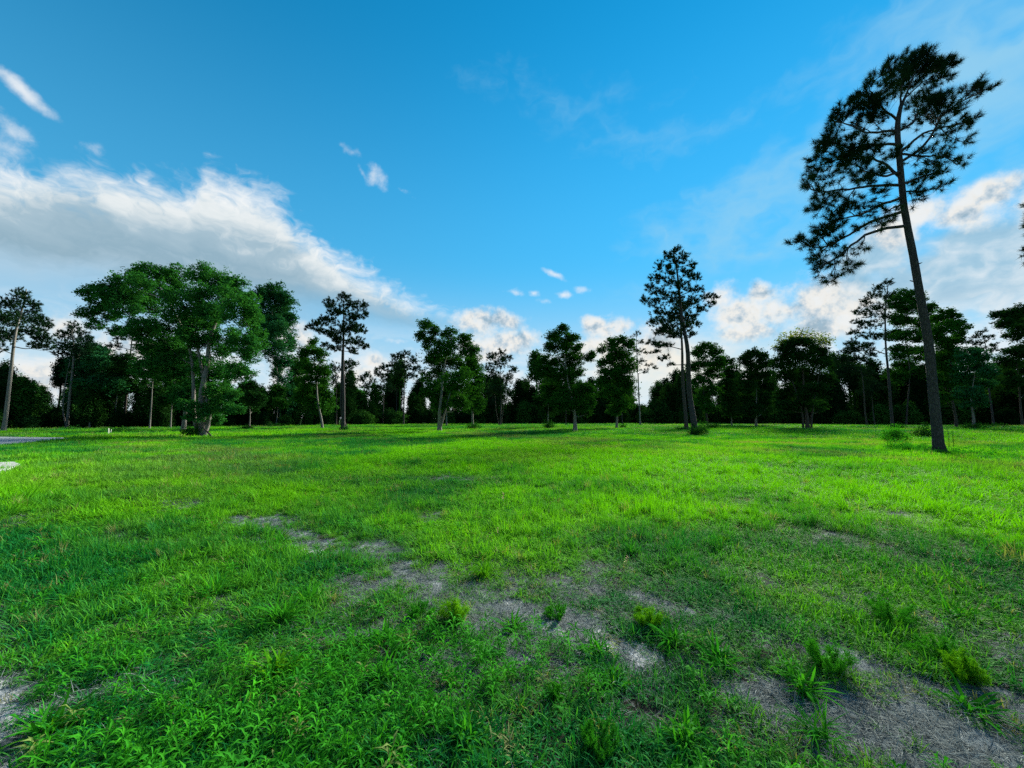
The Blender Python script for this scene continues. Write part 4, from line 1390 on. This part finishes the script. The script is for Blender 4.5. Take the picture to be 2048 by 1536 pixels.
tree('pine', 'straighter dark trunked pine, shorter of the close pair', (1373, 861), [(1371, 830), (1366, 760), (1362, 700), (1360, 650), (1358, 610)],
     [(1345, 640, 24, 12), (1362, 610, 24, 14), (1330, 660, 18, 10), (1378, 640, 16, 10), (1355, 665, 20, 10), (1318, 640, 14, 9), (1320, 690, 14, 7)], 0.28, bark='bark_dark', dens=0.8)
# ---- right of the pair
tree('broadleaf', 'slender leaning tree with a full crown right of the paired pines', (1416, 857), [(1413, 830), (1409, 790), (1407, 740)],
     [(1412, 695, 20, 11), (1395, 705, 14, 11), (1430, 706, 16, 12), (1412, 722, 30, 14), (1440, 725, 10, 12), (1390, 735, 16, 12), (1425, 745, 22, 14), (1400, 760, 24, 14), (1420, 780, 22, 14), (1405, 800, 20, 14), (1418, 815, 16, 10)], 0.18, bark='bark_dark')
tree('broadleaf', 'low dark tree with foliage nearly to the grass, right of the slender one', (1463, 852), [(1463, 835), (1464, 800)], [(1462, 745, 22, 18), (1450, 770, 22, 18), (1476, 775, 20, 18), (1462, 800, 24, 18), (1465, 825, 20, 10), (1455, 725, 14, 12)], 0.18, leaf='leaf_dark')
tree('broadleaf', 'rounded dark tree between the low tree and the gold topped tree', (1512, 853), [(1512, 830), (1512, 780)], [(1512, 708, 22, 12), (1495, 722, 20, 14), (1530, 720, 18, 14), (1512, 745, 34, 18), (1490, 770, 22, 18), (1535, 768, 22, 18), (1512, 795, 34, 18), (1500, 820, 24, 12), (1530, 815, 20, 12)], 0.26, leaf='leaf_dark')
tree('broadleaf', 'large tree with sunlit golden top leaves and three thick dark stems', (1615, 858), [(1614, 835), (1610, 795), (1606, 750), (1604, 700)],
     [(1600, 690, 34, 16), (1575, 702, 22, 14), (1632, 702, 24, 14), (1560, 725, 16, 16), (1600, 720, 44, 18), (1645, 725, 18, 16), (1570, 750, 26, 18), (1610, 752, 40, 20), (1648, 755, 18, 16), (1580, 785, 30, 18), (1625, 785, 32, 18), (1600, 810, 36, 14), (1640, 812, 16, 12), (1570, 812, 18, 12)], 0.3, leaf='leaf_dark', bark='bark_dark',
     extra_trunks=(((1609, 858), [(1605, 830), (1596, 795), (1580, 750)], 0.3), ((1621, 857), [(1624, 830), (1630, 790), (1640, 740)], -0.2)))
tree('pine', 'leaning thin pine with a flat dark crown right of the golden top', (1734, 852), [(1730, 820), (1724, 770), (1719, 720)], [(1700, 700, 22, 10), (1720, 692, 20, 10), (1742, 705, 14, 10), (1685, 718, 18, 11), (1715, 718, 26, 12), (1745, 728, 12, 10), (1700, 738, 24, 11), (1728, 745, 20, 10), (1680, 745, 13, 10)], 0.19, bark='bark_dark')
tree('pine', 'short slanted pine trunk close behind the flat crowned one', (1750, 851), [(1746, 820), (1742, 780)], [(1738, 765, 18, 12), (1750, 775, 14, 12), (1730, 785, 14, 10)], 0.16, bark='bark_dark')
tree('pine', 'layered pine with sweeping left branches, left of the nearest trunk', (1786, 858), [(1782, 815), (1776, 750), (1772, 690), (1772, 620), (1774, 570)],
     [(1774, 566, 12, 8), (1760, 575, 13, 9), (1745, 590, 15, 9), (1775, 592, 16, 10), (1730, 605, 14, 9), (1755, 612, 20, 10), (1712, 622, 10, 7), (1735, 628, 20, 9), (1768, 632, 16, 9), (1715, 645, 14, 9), (1742, 650, 22, 10), (1708, 665, 12, 8), (1732, 672, 22, 9), (1762, 672, 14, 8), (1705, 685, 16, 8), (1735, 692, 14, 7)], 0.23, bark='bark_pine', dens=0.9)
tree('broadleaf', 'broad dark crowned tree right behind the nearest trunk', (1812, 850), [(1815, 810), (1818, 740), (1812, 680), (1806, 630)],
     [(1808, 590, 22, 12), (1830, 596, 20, 12), (1790, 605, 18, 12), (1815, 615, 32, 14), (1850, 620, 18, 14), (1800, 640, 28, 14), (1838, 645, 26, 14), (1785, 668, 18, 12), (1820, 675, 30, 14), (1855, 668, 18, 16), (1800, 705, 26, 14), (1840, 705, 26, 16), (1815, 735, 28, 16), (1850, 740, 20, 16), (1795, 750, 22, 16)], 0.2, leaf='leaf', bark='bark_dark')
tree('broadleaf', 'tall dense tree just right of the nearest trunk', (1913, 857), [(1911, 830), (1906, 780), (1900, 720), (1895, 670)],
     [(1893, 628, 18, 11), (1875, 640, 16, 13), (1912, 640, 14, 12), (1895, 655, 30, 14), (1870, 668, 18, 14), (1918, 668, 12, 12), (1893, 685, 32, 14), (1910, 705, 20, 14), (1880, 715, 24, 14), (1900, 735, 24, 14), (1885, 760, 22, 14), (1908, 770, 18, 14), (1890, 795, 18, 12)], 0.22, leaf='leaf', bark='bark_dark')
tree('broadleaf', 'bluish green tree with drooping layers and a bushy foot at the right', (1947, 859), [(1947, 835), (1944, 800), (1940, 750)],
     [(1940, 705, 24, 11), (1960, 715, 22, 11), (1925, 720, 18, 11), (1950, 735, 32, 13), (1975, 745, 18, 12), (1930, 755, 26, 13), (1960, 765, 26, 13), (1940, 785, 26, 12), (1958, 805, 18, 9), (1935, 812, 16, 9)], 0.2, leaf='leaf_teal')
tree('pine', 'small topped pine rising behind the bluish tree at the right', (1988, 853), [(1984, 820), (1978, 770), (1970, 700), (1965, 665)],
     [(1962, 662, 9, 6), (1950, 672, 10, 7), (1975, 674, 10, 7), (1940, 684, 10, 7), (1962, 684, 14, 7), (1984, 690, 10, 6), (1952, 698, 14, 7), (1975, 700, 12, 6), (1990, 700, 7, 4)], 0.19, dens=0.8)
tree('broadleaf', 'dark tree at the right edge with long outstretched branches', (2046, 852), [(2042, 820), (2036, 760), (2034, 700)],
     [(2000, 628, 14, 8), (2020, 632, 22, 12), (2045, 625, 24, 16), (2010, 648, 18, 10), (2040, 655, 26, 14), (2025, 672, 16, 9), (2060, 650, 30, 24), (2030, 705, 28, 14), (2010, 725, 22, 14), (2045, 735, 30, 18), (2020, 760, 26, 18), (2050, 775, 26, 20), (2070, 700, 30, 30)], 0.24, leaf='leaf_dark', bark='bark_dark')
tree('pine', 'pine mostly out of frame, needle tips showing at the right edge', (2130, 905), [(2115, 800), (2095, 650), (2080, 520), (2072, 430)],
     [(2062, 430, 18, 12), (2080, 410, 26, 16), (2068, 455, 20, 12), (2058, 500, 14, 9), (2085, 470, 28, 16), (2070, 520, 20, 10), (2100, 440, 26, 18)], 0.26, dens=0.8)

for k, (kind, label, base, trunk, lobes, r0, kw) in enumerate(T):
    make_tree(kind, label, 'tree', base, trunk, lobes, r0, 1000 + k * 13, **kw)


# top leaves of the three-stemmed tree, low sun glow painted as gold
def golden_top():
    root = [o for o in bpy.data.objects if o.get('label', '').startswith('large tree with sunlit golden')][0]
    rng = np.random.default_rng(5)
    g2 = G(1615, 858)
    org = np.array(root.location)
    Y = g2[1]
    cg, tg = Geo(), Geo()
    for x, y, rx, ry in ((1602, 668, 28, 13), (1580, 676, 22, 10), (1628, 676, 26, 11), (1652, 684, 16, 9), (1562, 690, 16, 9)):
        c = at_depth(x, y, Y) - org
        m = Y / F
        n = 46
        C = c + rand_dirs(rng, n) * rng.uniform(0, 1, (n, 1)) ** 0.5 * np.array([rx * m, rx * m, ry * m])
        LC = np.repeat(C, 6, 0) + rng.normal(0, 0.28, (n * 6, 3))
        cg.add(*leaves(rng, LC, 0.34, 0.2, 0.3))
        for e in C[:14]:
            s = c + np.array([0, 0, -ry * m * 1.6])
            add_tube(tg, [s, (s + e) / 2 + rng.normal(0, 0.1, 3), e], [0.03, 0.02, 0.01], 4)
    o = link('sunlit_leaves', mesh('sunlit_leaves', *cg.get()), root, MAT['leaf_gold'])
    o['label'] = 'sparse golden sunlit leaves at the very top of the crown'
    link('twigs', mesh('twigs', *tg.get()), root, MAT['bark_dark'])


golden_top()


# ------------------------------------------------------------------ the wood behind: one mass
def build_wood():
    rng = np.random.default_rng(91)
    protos = []
    tints = []

    def proto(h, w_, kind, nl, L):
        lg = Geo()
        r0 = 0.016 * h
        add_tube(lg, [(0, 0, -0.5), (0.05 * h * rng.normal(0, .4), 0, 0.5 * h), (0.05 * h * rng.normal(0, .4), 0, 0.95 * h)], [r0, r0 * 0.7, r0 * 0.2], 6)
        n = nl // 8
        if kind == 'bush':
            z = rng.uniform(0.0, 1, n)
            rad = w_ * np.sqrt(np.clip(1 - (z - 0.35) ** 2 / 0.45, 0.05, 1))
        elif kind == 'oak':
            z = rng.uniform(0.15, 1, n)
            rad = w_ * np.sin(np.pi * np.clip(0.15 + 0.82 * (z - 0.15) / 0.85, 0, 1)) ** 0.7
        else:
            z = rng.uniform(0.55, 1, n)
            rad = w_ * np.sin(np.pi * np.clip(0.12 + 0.85 * (z - 0.55) / 0.45, 0, 1)) ** 0.7
        a = rng.uniform(0, 2 * np.pi, n)
        rr = rad * np.sqrt(rng.uniform(0.1, 1, n)) * (0.75 + 0.35 * np.sin(a * 3 + z * 9))
        C = np.stack([rr * np.cos(a), rr * np.sin(a), z * h], 1)
        H_ = C[rng.integers(0, n, 46)]
        C = H_[rng.integers(0, 46, n)] * 0.72 + C * 0.28 + rng.normal(0, 0.35, (n, 3))
        LC = np.repeat(C, 8, 0) + rng.normal(0, 0.36, (n * 8, 3))
        LC[:, 2] = np.maximum(LC[:, 2], 0.1)
        V, Fc = leaves(rng, LC, L, L * 0.65, 0.4)
        lg.add(V, Fc)
        return lg.get()
    specs = [(17, 4.4, 'oak', 9200, 0.5), (20, 4.6, 'oak', 10500, 0.5), (22, 3.4, 'pine', 6000, 0.5), (15, 4.2, 'oak', 8400, 0.5), (7.5, 3.6, 'bush', 5600, 0.45), (5, 3.2, 'bush', 4200, 0.42)]
    pr = [proto(*s) for s in specs]
    e = smooth_path([np.array([*p, 0.0]) for p in WOOD_EDGE], 120)[:, :2]
    P, K, S = [], [], []
    seg = np.linalg.norm(np.diff(e, axis=0), axis=1)
    cum = np.concatenate([[0], np.cumsum(seg)])
    for row, (off, step, ks, prob) in enumerate(((2.5, 4.2, (4, 5), 0.85), (7, 4.5, (0, 3, 2, 4), 0.8), (12, 4.6, (0, 1, 3, 4), 0.9), (18, 4.8, (0, 1, 2, 4), 0.9), (25, 5.0, (1, 0, 4), 0.95), (34, 5.5, (1, 0, 4, 4), 1.0), (44, 5.0, (4, 0, 1, 4), 1.0), (21, 3.4, (4, 4, 5), 1.0), (52, 3.6, (4, 4), 1.0), (39, 3.6, (4, 4), 1.0), (10, 3.8, (4, 5, 5), 0.8))):
        for d in np.arange(0, cum[-1], step):
            if rng.uniform() > prob:
                continue
            dd = d + rng.normal(0, 1.2)
            k = int(np.clip(np.searchsorted(cum, dd) - 1, 0, len(seg) - 1))
            t = (dd - cum[k]) / seg[k]
            a, b = e[k], e[k + 1]
            nrm = np.array([-(b - a)[1], (b - a)[0]]) / seg[k]
            p = a + (b - a) * t + nrm * (off + rng.normal(0, 1.6))
            hs_ = rng.uniform(0.72, 1.12)
            if p[0] < -45:
                hs_ *= 0.56
            elif p[0] < -12:
                hs_ *= 0.78
            P.append((p[0], p[1], float(gz(p[0], p[1])) - 0.1))
            K.append(rng.choice(ks))
            S.append((hs_ * rng.uniform(0.9, 1.2), hs_ * rng.uniform(0.9, 1.2), hs_))
    P, K, S = np.array(P), np.array(K), np.array(S)
    # this mass mixes trunks and leaves: quads all, one leaf material
    n = len(P)
    rot = np.stack([rng.normal(0, 0.03, n), rng.normal(0, 0.03, n), rng.uniform(0, 6.28, n)], 1)
    scatter('background_wood', pr, P, rot, S, K, rng.uniform(0, 1, n) ** 1.6, np.zeros(n), MAT['wood'], 'dark mixed wood closing off the far side of the field')


build_wood()


# ------------------------------------------------------------------ bushes and sprouts at the feet of trees
def bush(label, x, y, wpx, hpx, seed, mat='bush', stalks=6, leafL=None, name='bush'):
    rng = np.random.default_rng(seed)
    g2 = G(x, y)
    Y = g2[1]
    m = Y / F
    root = empty(name, (g2[0], Y, float(gz(*g2))))
    tag(root, label, 'bush')
    W, H = wpx * m * 0.5, hpx * m
    L = leafL or max(0.07, Y * 0.0036)
    nl = int(5.0 * (W * 2 * H) / (L * L * 0.3))
    n = max(10, nl // 7)
    u = rand_dirs(rng, n) * rng.uniform(0, 1, (n, 1)) ** 0.45
    C = u * [W, W, H * 0.5] + [0, 0, H * 0.5]
    C[:, 2] *= 0.35 + 1.2 * vnoise(C[:, 0] + 50, C[:, 1] + 50, W * 0.35, seed)
    C[:, :2] *= (0.8 + 0.5 * vnoise(C[:, 0] + 20, C[:, 2] + 20, W * 0.5, seed + 3))[:, None]
    LC = np.repeat(C, 7, 0) + rng.normal(0, 1, (n * 7, 3)) * L * 0.8
    LC[:, 2] = np.maximum(LC[:, 2], 0.02)
    link('foliage', mesh('foliage', *leaves(rng, LC, L, L * 0.5, 0.35)), root, MAT[mat])
    sg = Geo()
    for q in range(stalks):
        t = C[rng.integers(0, n)]
        add_tube(sg, [(t[0] * 0.25, t[1] * 0.25, -0.03), (t[0] * 0.55, t[1] * 0.55, t[2] * 0.5), t], [0.014, 0.011, 0.005], 4)
    link('stems', mesh('stems', *sg.get()), root, MAT['bark_dark'])


bush('leafy green bush on the left of the nearest pine trunk', 1818, 905, 84, 22, 1, 'weed')
bush('low dark weeds on the right of the nearest pine trunk', 1938, 912, 104, 13, 2, 'weed')
bush('light green sprouts left of the bush by the nearest pine', 1790, 884, 44, 30, 3, 'weed')
bush('dark shrub behind the nearest pine trunk', 1848, 876, 34, 22, 4)
bush('bush round the foot of the curving pine of the pair', 1397, 872, 40, 26, 5)
bush('small low bush left of the paired pines', 1362, 862, 22, 8, 6)
bush('dark bush beside the slender leaning tree right of the pair', 1425, 858, 28, 12, 7)
bush('bush at the foot of the layered pine at the right', 1797, 859, 28, 11, 8)
bush('dark bush round the foot of the bluish tree', 1948, 859, 34, 13, 9)
bush('low bush at the foot of the small topped pine', 1990, 855, 32, 7, 10)
bush('bush round the foot of the full crowned pine left of the middle', 688, 862, 18, 9, 11)
bush('dark bush at the tree foot left of the full dark oak', 1097, 858, 22, 16, 12)
bush('sprouts round the foot of the narrow leafy tree', 947, 859, 30, 12, 13)
bush('green undergrowth clinging to the big oak trunks', 392, 874, 46, 26, 14, 'bush')
bush('bush beside the white stakes', 240, 864, 44, 9, 15)
bush('low bush at the pale forked pine foot', 138, 861, 30, 5, 16)
bush('round bush at the foot of the small tree right of the oak', 494, 860, 30, 7, 17)
bush('small bush at the foot of the tall narrow tree', 550, 854, 30, 6, 18)
bush('low shrub by the round headed tree', 1246, 857, 18, 7, 19)


def tall_stalks():
    # upright weed stalks by the bush left of the nearest pine
    for i, (x, y, h, lab) in enumerate(((1775, 898, 28, 'upright dark weed stalk, left one of two near the nearest pine'), (1789, 896, 34, 'taller upright weed stalk near the nearest pine'), (1898, 900, 44, 'thin green weed stalk right behind the nearest pine trunk'),
                                        (1908, 897, 38, 'spindly green weed rising just right of the nearest pine trunk'))):
        rng = np.random.default_rng(300 + i)
        g2 = G(x, y)
        root = empty('weed_stalk', (g2[0], g2[1], float(gz(*g2))))
        tag(root, lab, 'weed', 'weed stalks near the tallest pine')
        H = h * g2[1] / F
        sg = Geo()
        top = np.array([rng.normal(0, 0.05), rng.normal(0, 0.05), H])
        add_tube(sg, [(0, 0, -0.03), top * 0.5 + [0.02, 0, 0], top], [0.012, 0.01, 0.004], 5)
        link('stem', mesh('stem', *sg.get()), root, MAT['weed'])
        n = 34
        zz = rng.uniform(0.15, 1, n)
        az = rng.uniform(0, 6.28, n)
        dirs = np.stack([np.cos(az), np.sin(az), np.full(n, 0.7)], 1)
        V, Fc = lance_leaves(top * zz[:, None], dirs, 0.13, 0.035, rng)
        link('leaves', mesh('leaves', V, Fc), root, MAT['bush'])


tall_stalks()


# ------------------------------------------------------------------ single weeds and tufts in the foreground
def feathery(label, x, y, hpx, wpx, seed, mat='weed', group='feathery weeds in the foreground'):
    """fine-leaved bushy weed: many upright stems thick with thread leaves"""
    rng = np.random.default_rng(seed)
    g2 = G(x, y)
    d = math.hypot(g2[0], g2[1])
    m = d / F / math.cos(math.atan2(abs(g2[0]), g2[1]))
    m = g2[1] / F * math.cos(PITCH)
    root = empty('feathery_weed', (g2[0], g2[1], float(gz(*g2))))
    tag(root, label, 'weed', group)
    H, W = hpx * m * 0.84, wpx * m * 0.56
    sg, lg = Geo(), Geo()
    for q in range(24):
        a = rng.uniform(0, 6.28)
        rr = W * math.sqrt(rng.uniform(0.02, 1))
        h = H * rng.uniform(0.55, 1.05) * (1 - 0.45 * (rr / W) ** 2)
        top = np.array([rr * math.cos(a), rr * math.sin(a), h])
        b0 = top * [0.2, 0.2, 0]
        pts = smooth_path([b0 - [0, 0, 0.02], (b0 + top) / 2 * [1.1, 1.1, 0.95] + rng.normal(0, 0.06, 3) * H, top], 6)
        add_tube(sg, pts, np.linspace(0.0024, 0.0010, 6), 4)
        n = 40
        u = rng.uniform(0.1, 1, n) ** 0.8 * 5
        i0 = np.clip(u.astype(int), 0, 4)
        C = pts[i0] + (pts[i0 + 1] - pts[i0]) * (u - i0)[:, None] + rng.normal(0, 0.045, (n, 3)) * H
        C[:, 2] = np.maximum(C[:, 2], 0.005)
        dr = rand_dirs(rng, n) * 0.9 + [0, 0, 0.5]
        dr /= np.linalg.norm(dr, axis=1)[:, None]
        V, Fc = tufts(rng, C, dr, H * 0.13 * rng.uniform(0.7, 1.3), 0.0026, 6, 1.0)
        lg.add(V, Fc)
    st = link('stems', mesh('stems', *sg.get()), root, MAT['weed'])
    link('thread_leaves', mesh('thread_leaves', *lg.get()), root, MAT[mat])


def tuft(label, x, y, lpx, seed, n=46, wide=1.0, lean=0.55, mat='weed', spread=0.02, group='coarse grass tufts in the foreground'):
    rng = np.random.default_rng(seed)
    g2 = G(x, y)
    m = g2[1] / F
    o = bpy.data.objects.new('grass_tuft', None)
    COL.objects.link(o)
    o.location = (g2[0], g2[1], float(gz(*g2)) - 0.004)
    tag(o, label, 'grass tuft', group)
    L = lpx * m * 1.0
    V, Fc = blades(rng, int(n * 1.5), L, 0.0105 * wide, spread * 1.5, lean, 0.75, 4)
    link('blades', mesh('blades', V, Fc), o, MAT[mat])
    V, Fc = blades(rng, 12, L * 0.8, 0.006, spread * 1.2, 0.9, 0.5, 3)
    link('dry_blades', mesh('dry_blades', V, Fc), o, MAT['weed_y'])


feathery('bright feathery weed left of centre on the worn stripe', 908, 1238, 62, 56, 1, 'weed_y')
feathery('wide low feathery weed beside it on the left', 838, 1232, 34, 60, 2)
feathery('feathery weed on the upper edge of the bare strip right of centre', 1298, 1252, 52, 52, 3, 'weed_y')
feathery('rounded deep green feathery weed between the two right bare strips', 1660, 1352, 72, 84, 4)
feathery('dark rounded feathery weed in the grass at the right', 1785, 1248, 60, 84, 5)
feathery('dark feathery clump at the bottom below the bare strip', 1195, 1500, 64, 84, 6)
feathery('yellowish feathery weed near the right edge', 1925, 1368, 66, 60, 7, 'weed_y')
feathery('light feathery weed behind the yellowish one near the right edge', 1880, 1330, 52, 90, 8)
feathery('small dark feathery weed above the pale sand patch', 1115, 1232, 28, 54, 9)
feathery('small bright feathery weed in mid field left of the dry stalks', 1440, 1085, 22, 50, 10, 'weed_y')
feathery('narrow dark feathery clump left of the low bottom clump', 1110, 1395, 36, 40, 11)

tuft('spiky rosette tuft alone on the bare strip at centre', 1027, 1250, 40, 21, 60, 1.2, 0.8)
tuft('coarse tuft at the bend of the bare strip, right of the feathery weed', 1345, 1290, 52, 22, 50, 1.3)
tuft('broad bladed tuft on the lower edge of the right bare strip', 1440, 1330, 50, 23, 60, 1.5, 0.7)
tuft('pale edged tuft sprawling over the bare strip at the right', 1605, 1385, 62, 24, 60, 1.5, 0.75)
tuft('long fine needle like grass clump at the bottom right', 1635, 1478, 76, 25, 80, 0.6, 0.75)
tuft('bright arching grass clump near the right edge', 1920, 1236, 54, 26, 60, 1.0, 0.7)
tuft('sprawling tuft with long blades at the right edge bottom', 1945, 1432, 64, 27, 50, 1.4, 0.85)
tuft('thick yellow green tuft at lower left of centre', 555, 1345, 56, 28, 60, 1.6, 0.6, 'weed_y')
tuft('tall leaning tuft above the thick yellow green one', 565, 1248, 56, 29, 60, 1.2, 0.45)
tuft('tuft with dry brown base upper left of centre', 618, 1208, 44, 30, 50, 1.1, 0.5)
tuft('upright fan of blades among leafy carpet left of centre', 768, 1362, 60, 31, 46, 1.4, 0.4)
tuft('short fan of pale blades beside a bare spot left of centre', 765, 1280, 44, 32, 40, 1.3, 0.45)
tuft('bright upright clump standing alone above the worn stripe', 966, 1152, 38, 33, 70, 1.0, 0.25, 'weed_y')
tuft('bushy clump in the mid field grass right of centre', 1265, 1108, 34, 34, 60, 1.2, 0.5)
tuft('long drooping blades at the bottom left by the road', 95, 1468, 74, 35, 50, 1.4, 0.7)
tuft('ragged pale tuft at the left above the sandy spot', 245, 1345, 48, 36, 50, 1.0, 0.6)
tuft('big spreading tuft in the left foreground carpet', 430, 1195, 46, 37, 60, 1.2, 0.6)
tuft('small tuft on the far end of the left worn patch', 560, 1090, 26, 38, 60, 1.3, 0.6)
tuft('low dark green tuft in the middle of the sand', 1190, 1300, 40, 39, 60, 1.1, 0.8)
tuft('low tuft below the sand patch', 1225, 1365, 40, 40, 60, 1.1, 0.8)
tuft('pale bladed clump at the bottom centre', 925, 1480, 62, 41, 46, 1.3, 0.6)
tuft('leafy clump at the bottom right of centre', 1370, 1480, 52, 42, 60, 1.3, 0.6)


def dry_stalk(label, x, y, hpx, seed):
    rng = np.random.default_rng(seed)
    g2 = G(x, y)
    m = g2[1] / F
    root = empty('dry_stalk', (g2[0], g2[1], float(gz(*g2)) - 0.01))
    tag(root, label, 'weed', 'dry stalks in the lawn')
    H = hpx * m
    sg = Geo()
    top = np.array([rng.normal(0, 0.03), rng.normal(0, 0.02), H])
    add_tube(sg, [(0, 0, 0), top * 0.5 + [0.01, 0, 0], top], [0.004, 0.003, 0.002], 5)
    link('stem', mesh('stem', *sg.get()), root, MAT['dry'])
    n = 16
    az = rng.uniform(0, 6.28, n)
    V, Fc = lance_leaves(top * rng.uniform(0.5, 1, (n, 1)), np.stack([np.cos(az), np.sin(az), np.full(n, 1.3)], 1), H * 0.22, H * 0.06, rng)
    link('seed_head', mesh('seed_head', V, Fc), root, MAT['dry'])


MAT['dry'] = simple_mat('dry_stem', (0.30, 0.22, 0.10), (0.45, 0.36, 0.18), 30)
dry_stalk('tan dry stalk upper of two in the mid field grass', 1006, 1015, 26, 1)
dry_stalk('brown dry stalk lower of two in the mid field grass', 995, 1078, 22, 2)
dry_stalk('yellow dry seed head right of centre in the lawn', 1243, 1145, 34, 3)
dry_stalk('straw coloured bent stalk at the right in the lawn', 1908, 1148, 24, 4)
dry_stalk('brown upright leaf stalk at the bottom centre', 608, 1400, 26, 5)


# ------------------------------------------------------------------ small made things
def stake(label, x, y0, y1, wm, tilt, seed, mat='stake', name='survey_stake', cat='stake'):
    g2 = G(x, y1)
    Y = g2[1]
    H = (y1 - y0) * Y / F
    z0 = float(gz(*g2))
    b = wm / 2
    V = [(-b, -b * .6, -0.15), (b, -b * .6, -0.15), (b, b * .6, -0.15), (-b, b * .6, -0.15), (-b, -b * .6, H * .93), (b, -b * .6, H * .93), (b, b * .6, H * .93), (-b, b * .6, H * .93),
         (-b * .5, -b * .4, H), (b * .5, -b * .4, H), (b * .5, b * .4, H), (-b * .5, b * .4, H)]
    me = bpy.data.meshes.new(name)
    fs = [(8, 9, 10, 11)]
    for a in (0, 4):
        fs += [(a, a + 1, a + 5, a + 4), (a + 1, a + 2, a + 6, a + 5), (a + 2, a + 3, a + 7, a + 6), (a + 3, a, a + 4, a + 7)]
    me.from_pydata(V, [], fs)
    me.update()
    o = link(name, me, None, MAT[mat], (g2[0], Y, z0))
    o.rotation_euler = (0, R(tilt), 0.3)
    tag(o, label, cat)


stake('taller white wooden stake in the grass at the left', 217, 857, 871, 0.07, -4, 1)
stake('shorter thin stake right next to the white one', 221, 858, 868, 0.05, 3, 2)
stake('thin pale pole at the wood edge right of the big oak', 481, 826, 851, 0.12, 1, 3, name='pole', cat='pole')


def stump():
    rng = np.random.default_rng(8)
    g2 = G(178, 858)
    root = empty('tree_stump', (g2[0], g2[1], float(gz(*g2))))
    tag(root, 'pale splintered stump at the wood edge at the left', 'stump')
    H = 13 * g2[1] / F
    g = Geo()
    add_tube(g, [(0, 0, -0.2), (0, 0, H * 0.5), (0.02, 0, H * 0.75)], [0.17, 0.13, 0.11], 9, rng, 0.05)
    link('trunk', mesh('trunk', *g.get(), smooth=True), root, MAT['bark_oak'])
    for q in range(4):
        a = q * 1.6
        s = Geo()
        p = np.array([0.07 * math.cos(a), 0.07 * math.sin(a), H * 0.68])
        add_tube(s, [p, p + [0.01, 0, H * 0.2], p + [0.03 * math.cos(a), 0, H * (0.25 + 0.12 * q % 0.3)]], [0.05, 0.035, 0.006], 5)
        link('splinter', mesh('splinter', *s.get()), root, MAT['bark_oak'])


stump()


def leaning_branch():
    # a dead branch propped against the oak, right of its trunks
    rng = np.random.default_rng(9)
    g2 = G(425, 876)
    Y = g2[1]
    org = np.array([g2[0], Y, float(gz(*g2))])
    root = empty('fallen_branch', org)
    tag(root, 'dark broken branch leaning against the big oak trunk', 'branch')
    top = at_depth(408, 857, Y + 0.1) - org
    g = Geo()
    add_tube(g, smooth_path([(0, 0, 0.03), top * 0.5 + [0.03, 0, 0.02], top], 8), np.linspace(0.085, 0.06, 8), 8, rng, 0.04)
    link('wood', mesh('wood', *g.get(), smooth=True), root, MAT['bark_dark'])
    s = Geo()
    p = top * 0.6
    add_tube(s, [p, p + [0.15, -0.1, 0.12], p + [0.22, -0.12, 0.26]], [0.03, 0.022, 0.008], 5)
    link('side_twig', mesh('side_twig', *s.get()), root, MAT['bark_dark'])


leaning_branch()
